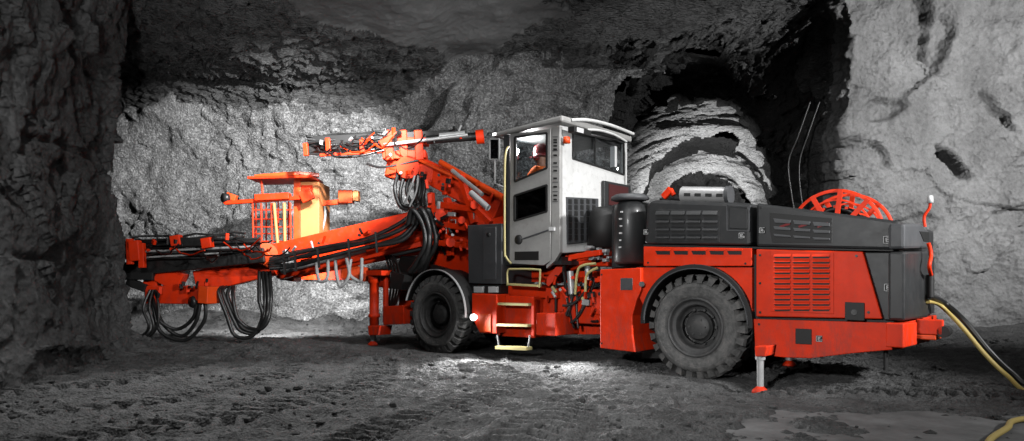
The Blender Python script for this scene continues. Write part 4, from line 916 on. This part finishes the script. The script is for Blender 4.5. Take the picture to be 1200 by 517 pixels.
# ---- small fittings scattered over the booms and the turret
def fittings(a, b, n, spread, mats, d0, names=('fitting', 'bracket', 'bolt_head', 'hose_clip')):
    for i in range(n):
        t = random.random(); p = a.lerp(b, t) + Vector((0, random.uniform(-.04, .02), random.uniform(-spread, spread))); k = random.choice(names); mt = random.choice(mats)
        q = p + EYw(d0)
        if k == 'bolt_head': MB().cyl(q, q + EYw(.05), .025, 8).build(k, mt)
        elif k == 'bracket': MB().beam(q, q + Vector((random.uniform(.06, .16), 0, random.uniform(-.08, .08))), .05, random.uniform(.03, .09)).build(k, mt, bevel=.006)
        elif k == 'fitting': MB().cyl(q, q + Vector((random.uniform(-.1, .1), 0, random.uniform(.05, .14))), .022, 10).build(k, mt)
        else: MB().beam(q, q + Vector((0.01, 0, random.uniform(.07, .14))), .06, .025).build(k, mt)
def EYw(d): v = Vector((0, d, 0)); return Vector((v.dot(EX), v.dot(EY), 0))
fittings(W(150, 288, 12.4), W(300, 282, 12.4), 16, .10, [RED, BLACK, BLACK, DSTEEL], 0)
fittings(W(178, 340, 12.55), W(250, 336, 12.55), 10, .12, [RED, BLACK, DSTEEL], 0)
fittings(W(330, 302, 12.5), W(520, 252, 12.2), 14, .10, [RED, BLACK, DSTEEL, STEEL], 0)
fittings(W(370, 172, 12.5), W(550, 160, 12.5), 18, .12, [RED, BLACK, DSTEEL, STEEL], 0)
fittings(W(455, 188, 12.4), W(580, 240, 11.9), 14, .14, [RED, BLACK, STEEL], 0)
fittings(P(500, 250, .3), P(560, 290, .3), 22, .3, [RED, RED, BLACK, STEEL, DSTEEL], 0)
fittings(P(640, 335, .45), P(704, 350, .45), 24, .28, [RED, RED, BLACK, STEEL, YEL], 0)
for i in range(10):
    a = W(random.uniform(180, 300), random.uniform(278, 300), 12.35); b_ = a + Vector((random.uniform(.4, 1.2), 0, random.uniform(-.1, .1)))
    MB().tube(jit(sag(a, b_, random.uniform(.04, .2), 9), .02), .014, 7).build('feed_hose', random.choice([RUBBER, RUBBER, RED]))
for i in range(10):
    a = W(random.uniform(365, 470), random.uniform(150, 178), 12.4); b_ = a + Vector((random.uniform(.3, 1.0), 0, random.uniform(-.15, .1)))
    MB().tube(jit(sag(a, b_, random.uniform(.04, .22), 9), .02), .014, 7).build('feed_hose', random.choice([RUBBER, RUBBER, RED]))
MB().cyl(W(345, 322, 12.9), W(455, 300, 12.8), .07).build('tilt_cylinder', RED)
MB().cyl(W(455, 300, 12.8), W(500, 290, 12.7), .035).build('cylinder_rod', STEEL)
MB().beam(W(375, 182, 12.6), W(448, 178, 12.6), .05, .05).build('feed_guide', RED, bevel=.008)

# ---- service basket on the third boom, behind the lower boom
D3 = 13.9
MB().beam(W(470, 268, 13.6), W(350, 306, 13.8), .26, .30).build('basket_boom', RED, bevel=.02)
bk = MB().beam(W(296, 292, D3), W(376, 292, D3), .9, .10).build('service_basket', ORANGE, bevel=.01)
def bb(x0, y0, x1, y1, d0, d1):      # upright slab spanning pixels at depth d0, thickness to d1
    m = MB(); a, b_, c, d = W(x0, y0, d0), W(x1, y0, d0), W(x1, y1, d0), W(x0, y1, d0); off = EYw(d1 - d0)
    return m.add([a, b_, c, d, a + off, b_ + off, c + off, d + off], [(0, 1, 2, 3), (7, 6, 5, 4), (0, 4, 5, 1), (1, 5, 6, 2), (2, 6, 7, 3), (3, 7, 4, 0)])
def EYw(d): v = Vector((0, d, 0)); return Vector((v.dot(EX), v.dot(EY), 0))
bb(351, 213, 374, 284, D3 - .3, D3 + .5).build('basket_panel', OVERLIT, bk, .01)
bb(344, 211, 352, 287, D3 - .33, D3 - .2).build('basket_post', ORANGE, bk, .008)
bb(353, 217, 366, 231, D3 - .33, D3 - .29).build('basket_hatch', RED, bk, .004)
ca = [W(298, 209, D3 - .6), W(345, 205, D3 - .6), W(374, 207, D3 - .35), W(374, 209, D3 + .6), W(345, 205, D3 + .6), W(302, 209, D3 + .5)]
MB().add(ca + [c + Vector((0, 0, .07)) for c in ca], [tuple(range(6)), tuple(range(11, 5, -1))] + [(i, (i + 1) % 6, (i + 1) % 6 + 6, i + 6) for i in range(6)]).build('basket_canopy', ORANGE, bk, .01)
MB().beam(W(264, 238, D3 - .5), W(366, 231, D3 - .5), .10, .07).beam(W(262, 237, D3 + .3), W(345, 232, D3 + .3), .08, .06).build('basket_rail', RED, bk, .01)
MB().beam(W(300, 232, D3 - .52), W(340, 230, D3 - .52), .18, .12).beam(W(353, 232, D3 - .52), W(366, 226, D3 - .52), .12, .22).build('control_box', RED, bk, .01)
MB().lathe([(0, -.05), (.09, -.05), (.1, .05), (0, .08)], tuple(W(264, 232, D3 - .5)), 18).build('basket_lamp', DSTEEL, bk)
MB().beam(W(266, 229, D3 - .45), W(277, 233, D3 - .45), .12, .12).build('lamp_bracket', ORANGE, bk, .01)
m = MB()
for x in (296, 306, 318, 332, 340): m.tube([W(x, 238, D3 - .5), W(x + 1, 292, D3 - .5)], .017, 8)
m.build('basket_cage', RED, bk); m = MB()
for x in (300, 312, 326, 338): m.tube([W(x, 236, D3 + .4), W(x, 292, D3 + .4)], .015, 8)
for y in (257, 274, 290): m.tube([W(298, y, D3 + .4), W(340, y, D3 + .4)], .013, 8)
m.build('basket_cage', RED, bk)
m = MB().tube([W(321, 238, D3 - .55), W(326, 292, D3 - .55)], .03, 8).tube([W(333, 238, D3 - .55), W(334, 292, D3 - .55)], .03, 8); m.build('basket_strut', OVERLIT, bk)
MB().beam(W(376, 239, D3), W(408, 236, D3), .1, .10).beam(W(398, 231, D3), W(414, 231, D3), .25, .25).build('basket_arm', ORANGE, bk, .01)
MB().beam(W(414.5, 230, D3), W(421, 230, D3), .22, .20).build('arm_lamp', OVERLIT, bk, .01)
MB().tube(spline([W(380, 238, D3), W(381, 255, D3), W(375, 280, D3)], 5), .022).build('basket_hose', GHOSE, bk)
MB().beam(W(330, 318, 13.6), W(350, 322, 13.6), .5, .28).beam(W(322, 314, 13.6), W(336, 324, 13.6), .3, .2).build('basket_floor_bracket', ORANGE, bk, .015)
MB().beam(W(402, 318, 13.0), W(432, 322, 13.0), .3, .26).build('cross_member', ORANGE, bevel=.015)
MB().beam(W(355, 312, 13.2), W(500, 290, 13.0), .2, .24).build('cross_member', RED, bevel=.015)

for x0, x1, d in ((296, 343, D3 - .5), (298, 340, D3 + .4)):
    for y in (246, 266, 283): MB().tube([W(x0, y, d), W(x1, y, d)], .012, 8).build('basket_rail', RED, bk)
MB().tube([W(306, 210, D3 - .45), W(309, 236, D3 - .5)], .02, 8).build('canopy_post', RED, bk)
MB().beam(W(300, 212, D3 - .2), W(372, 210.5, D3 - .2), .9, .05).build('canopy_frame', RED, bk, .01)

# ================================================================== driver
def skin_body(name, verts, edges, mat, parent, rootv=0, sub=2):
    me = bpy.data.meshes.new(name); me.from_pydata([v[:3] for v in verts], edges, []); me.materials.append(mat)
    o = bpy.data.objects.new(name, me); COL.objects.link(o); o.parent = parent
    s = o.modifiers.new('skin', 'SKIN'); s.use_smooth_shade = True
    for i, v in enumerate(verts):
        r = v[3]; me.skin_vertices[0].data[i].radius = (r, r) if not isinstance(r, tuple) else r
    me.skin_vertices[0].data[rootv].use_root = True
    sb = o.modifiers.new('sub', 'SUBSURF'); sb.levels = sub; sb.render_levels = sub; return o
hz = zs + .54; px_, py_ = sx + .06, sy
pw = O + EX * px_ + EY * py_ + Vector((0, 0, hz))
PE = root('person', pw, -YAW + math.pi, 'person in orange jacket and dark red helmet seated in the cab behind the door window', 'person')
# local frame: +x is forward (towards the booms), +y is the person's left
V = [(0, 0, .10, .14), (0, 0, .24, .135), (.02, 0, .42, .16), (.02, 0, .54, .10), (.03, 0, .60, .058), (.04, 0, .66, .075), (.05, 0, .74, .10), (.04, 0, .82, .07),
     (0.02, .17, .52, .062), (.10, .24, .33, .05), (.32, .20, .24, .038), (.40, .19, .23, .03),
     (0.02, -.17, .52, .062), (.10, -.24, .33, .05), (.32, -.20, .24, .038), (.40, -.19, .23, .03),
     (.04, .10, .08, .09), (.44, .12, .09, .065), (.46, .12, -.34, .045), (.58, .12, -.40, .04),
     (.04, -.10, .08, .09), (.44, -.12, .09, .065), (.46, -.12, -.34, .045), (.58, -.12, -.40, .04)]
E = [(0, 1), (1, 2), (2, 3), (3, 4), (4, 5), (5, 6), (6, 7), (2, 8), (8, 9), (9, 10), (10, 11), (2, 12), (12, 13), (13, 14), (14, 15), (0, 16), (16, 17), (17, 18), (18, 19), (0, 20), (20, 21), (21, 22), (22, 23)]
for s_, h0 in ((1, 11), (-1, 15)):
    bx, by, bz = V[h0][:3]
    for k in range(5):
        off = (k - 1.5) * .02; i = len(V)
        if k < 4: V += [(bx + .06, by + off, bz + .012, .011), (bx + .10, by + off, bz + .005, .009), (bx + .115, by + off, bz - .03, .008)]
        else: V += [(bx + .02, by - s_ * .04, bz, .011), (bx + .05, by - s_ * .055, bz - .01, .009), (bx + .075, by - s_ * .045, bz - .03, .008)]
        E += [(h0, i), (i, i + 1), (i + 1, i + 2)]
body = skin_body('body', V, E, SKIN, PE)
J = [(0, 0, .10, .16), (0, 0, .24, .155), (.02, 0, .42, .185), (.02, 0, .54, .12), (0.02, .17, .52, .10), (.10, .25, .33, .075), (.33, .20, .24, .052), (0.02, -.17, .52, .10), (.10, -.25, .33, .068), (.33, -.20, .24, .052)]
skin_body('jacket', J, [(0, 1), (1, 2), (2, 3), (2, 4), (4, 5), (5, 6), (2, 7), (7, 8), (8, 9)], JACKET, PE)
T = [(0, 0, .08, .15), (.04, .10, .08, .11), (.44, .12, .09, .085), (.46, .12, -.30, .065), (.04, -.10, .08, .11), (.44, -.12, .09, .085), (.46, -.12, -.30, .065)]
skin_body('trousers', T, [(0, 1), (1, 2), (2, 3), (0, 4), (4, 5), (5, 6)], DGREY, PE)
m = MB().lathe([(0, .20), (.05, .195), (.09, .165), (.118, .11), (.125, .04), (.125, .0), (.15, -.008), (.15, -.016), (.12, -.012)], (.04, 0, .765), 28, 'z')
m.add([(.12, -.08, .757), (.12, .08, .757), (.225, .05, .75), (.225, -.05, .75), (.12, -.08, .765), (.12, .08, .765), (.225, .05, .757), (.225, -.05, .757)], [(0, 1, 2, 3), (7, 6, 5, 4), (0, 4, 5, 1), (1, 5, 6, 2), (2, 6, 7, 3), (3, 7, 4, 0)])
m.build('helmet', HELM, PE)
for s_ in (1, -1): MB().lathe([(0, -.03), (.04, -.03), (.045, .0), (.04, .03), (0, .03)], (.045, s_ * .115, .72), 18).build('ear_muff', HELM, PE)
MB().cyl((.145, 0, .72), (.165, 0, .70), .014, 10, .018).build('nose', SKIN, PE)
for s_ in (1, -1): MB().lathe([(0, -.01), (.012, 0), (0, .01)], (.135, s_ * .035, .74), 10).build('eye', BLACK, PE)
MB().beam((.13, -.025, .675), (.13, .025, .675), .01, .008).build('mouth', HELM, PE)
ci = O + EX * (sx - .1) + EY * (YC + .45) + Vector((0, 0, zt - .15))
pl_ = bpy.data.lights.new('cab_fill_light', 'POINT'); pl_.energy = 45; pl_.shadow_soft_size = .08; po = bpy.data.objects.new('cab_fill_light', pl_); COL.objects.link(po); po.location = ci  # added fill that brightens the driver; no lamp is modelled

# ================================================================== cables
def world_thing(m, name, mat, label, cat, group=None):
    o = m.build(name, mat, None); o['label'] = label; o['category'] = cat
    if group: o['group'] = group
    return o
def WW(px, py, D): return CAM + ray(px, py) * D
def tow(l): return O + EX * l.x + EY * l.y + Vector((0, 0, l.z))
s0 = tow(Q(1090, 347, XR + .1))
world_thing(MB().tube(spline([s0, WW(1105, 354, 8.4), WW(1130, 376, 8.2), WW(1160, 412, 8.0), WW(1185, 436, 7.9), WW(1215, 455, 7.75), Vector((6.3, 7.4, .04)), Vector((6.6, 6.6, .03)), Vector((6.2, 5.6, .03))], 10), .033, 12), 'power_cable', RUBBER, 'thick black cable drooping from the rear corner of the rig to the floor', 'cable')
world_thing(MB().tube(spline([s0 + Vector((0, .05, -.06)), WW(1102, 358, 8.4), WW(1128, 384, 8.15), WW(1155, 416, 7.95), WW(1180, 440, 7.8), WW(1212, 462, 7.4), Vector((5.9, 6.9, .04)), Vector((5.5, 6.3, .03)), WW(1200, 491, 6.0), WW(1180, 502, 5.6), WW(1158, 519, 5.2), Vector((3.2, 4.6, .03)), Vector((3.2, 3.5, .03))], 10), .024, 12), 'water_hose', YCAB, 'pale yellow hose hanging beside the black cable behind the rig', 'hose')
for i, (x, lab) in enumerate(((927, 'left of the two thin cables looping down beside the tunnel mouth'), (938, 'right of the two thin cables looping down beside the tunnel mouth'))):
    world_thing(MB().tube(spline([WW(x + 22, 120, 14.2), WW(x + 8, 160, 14.3), WW(x - 3 + i * 2, 190, 14.4), WW(x, 225, 14.4), WW(x + 8, 270, 14.4)], 8), .02, 8), 'hanging_cable', RUBBER, 'thin grey cable, ' + lab, 'cable', 'cables hanging by the tunnel mouth')
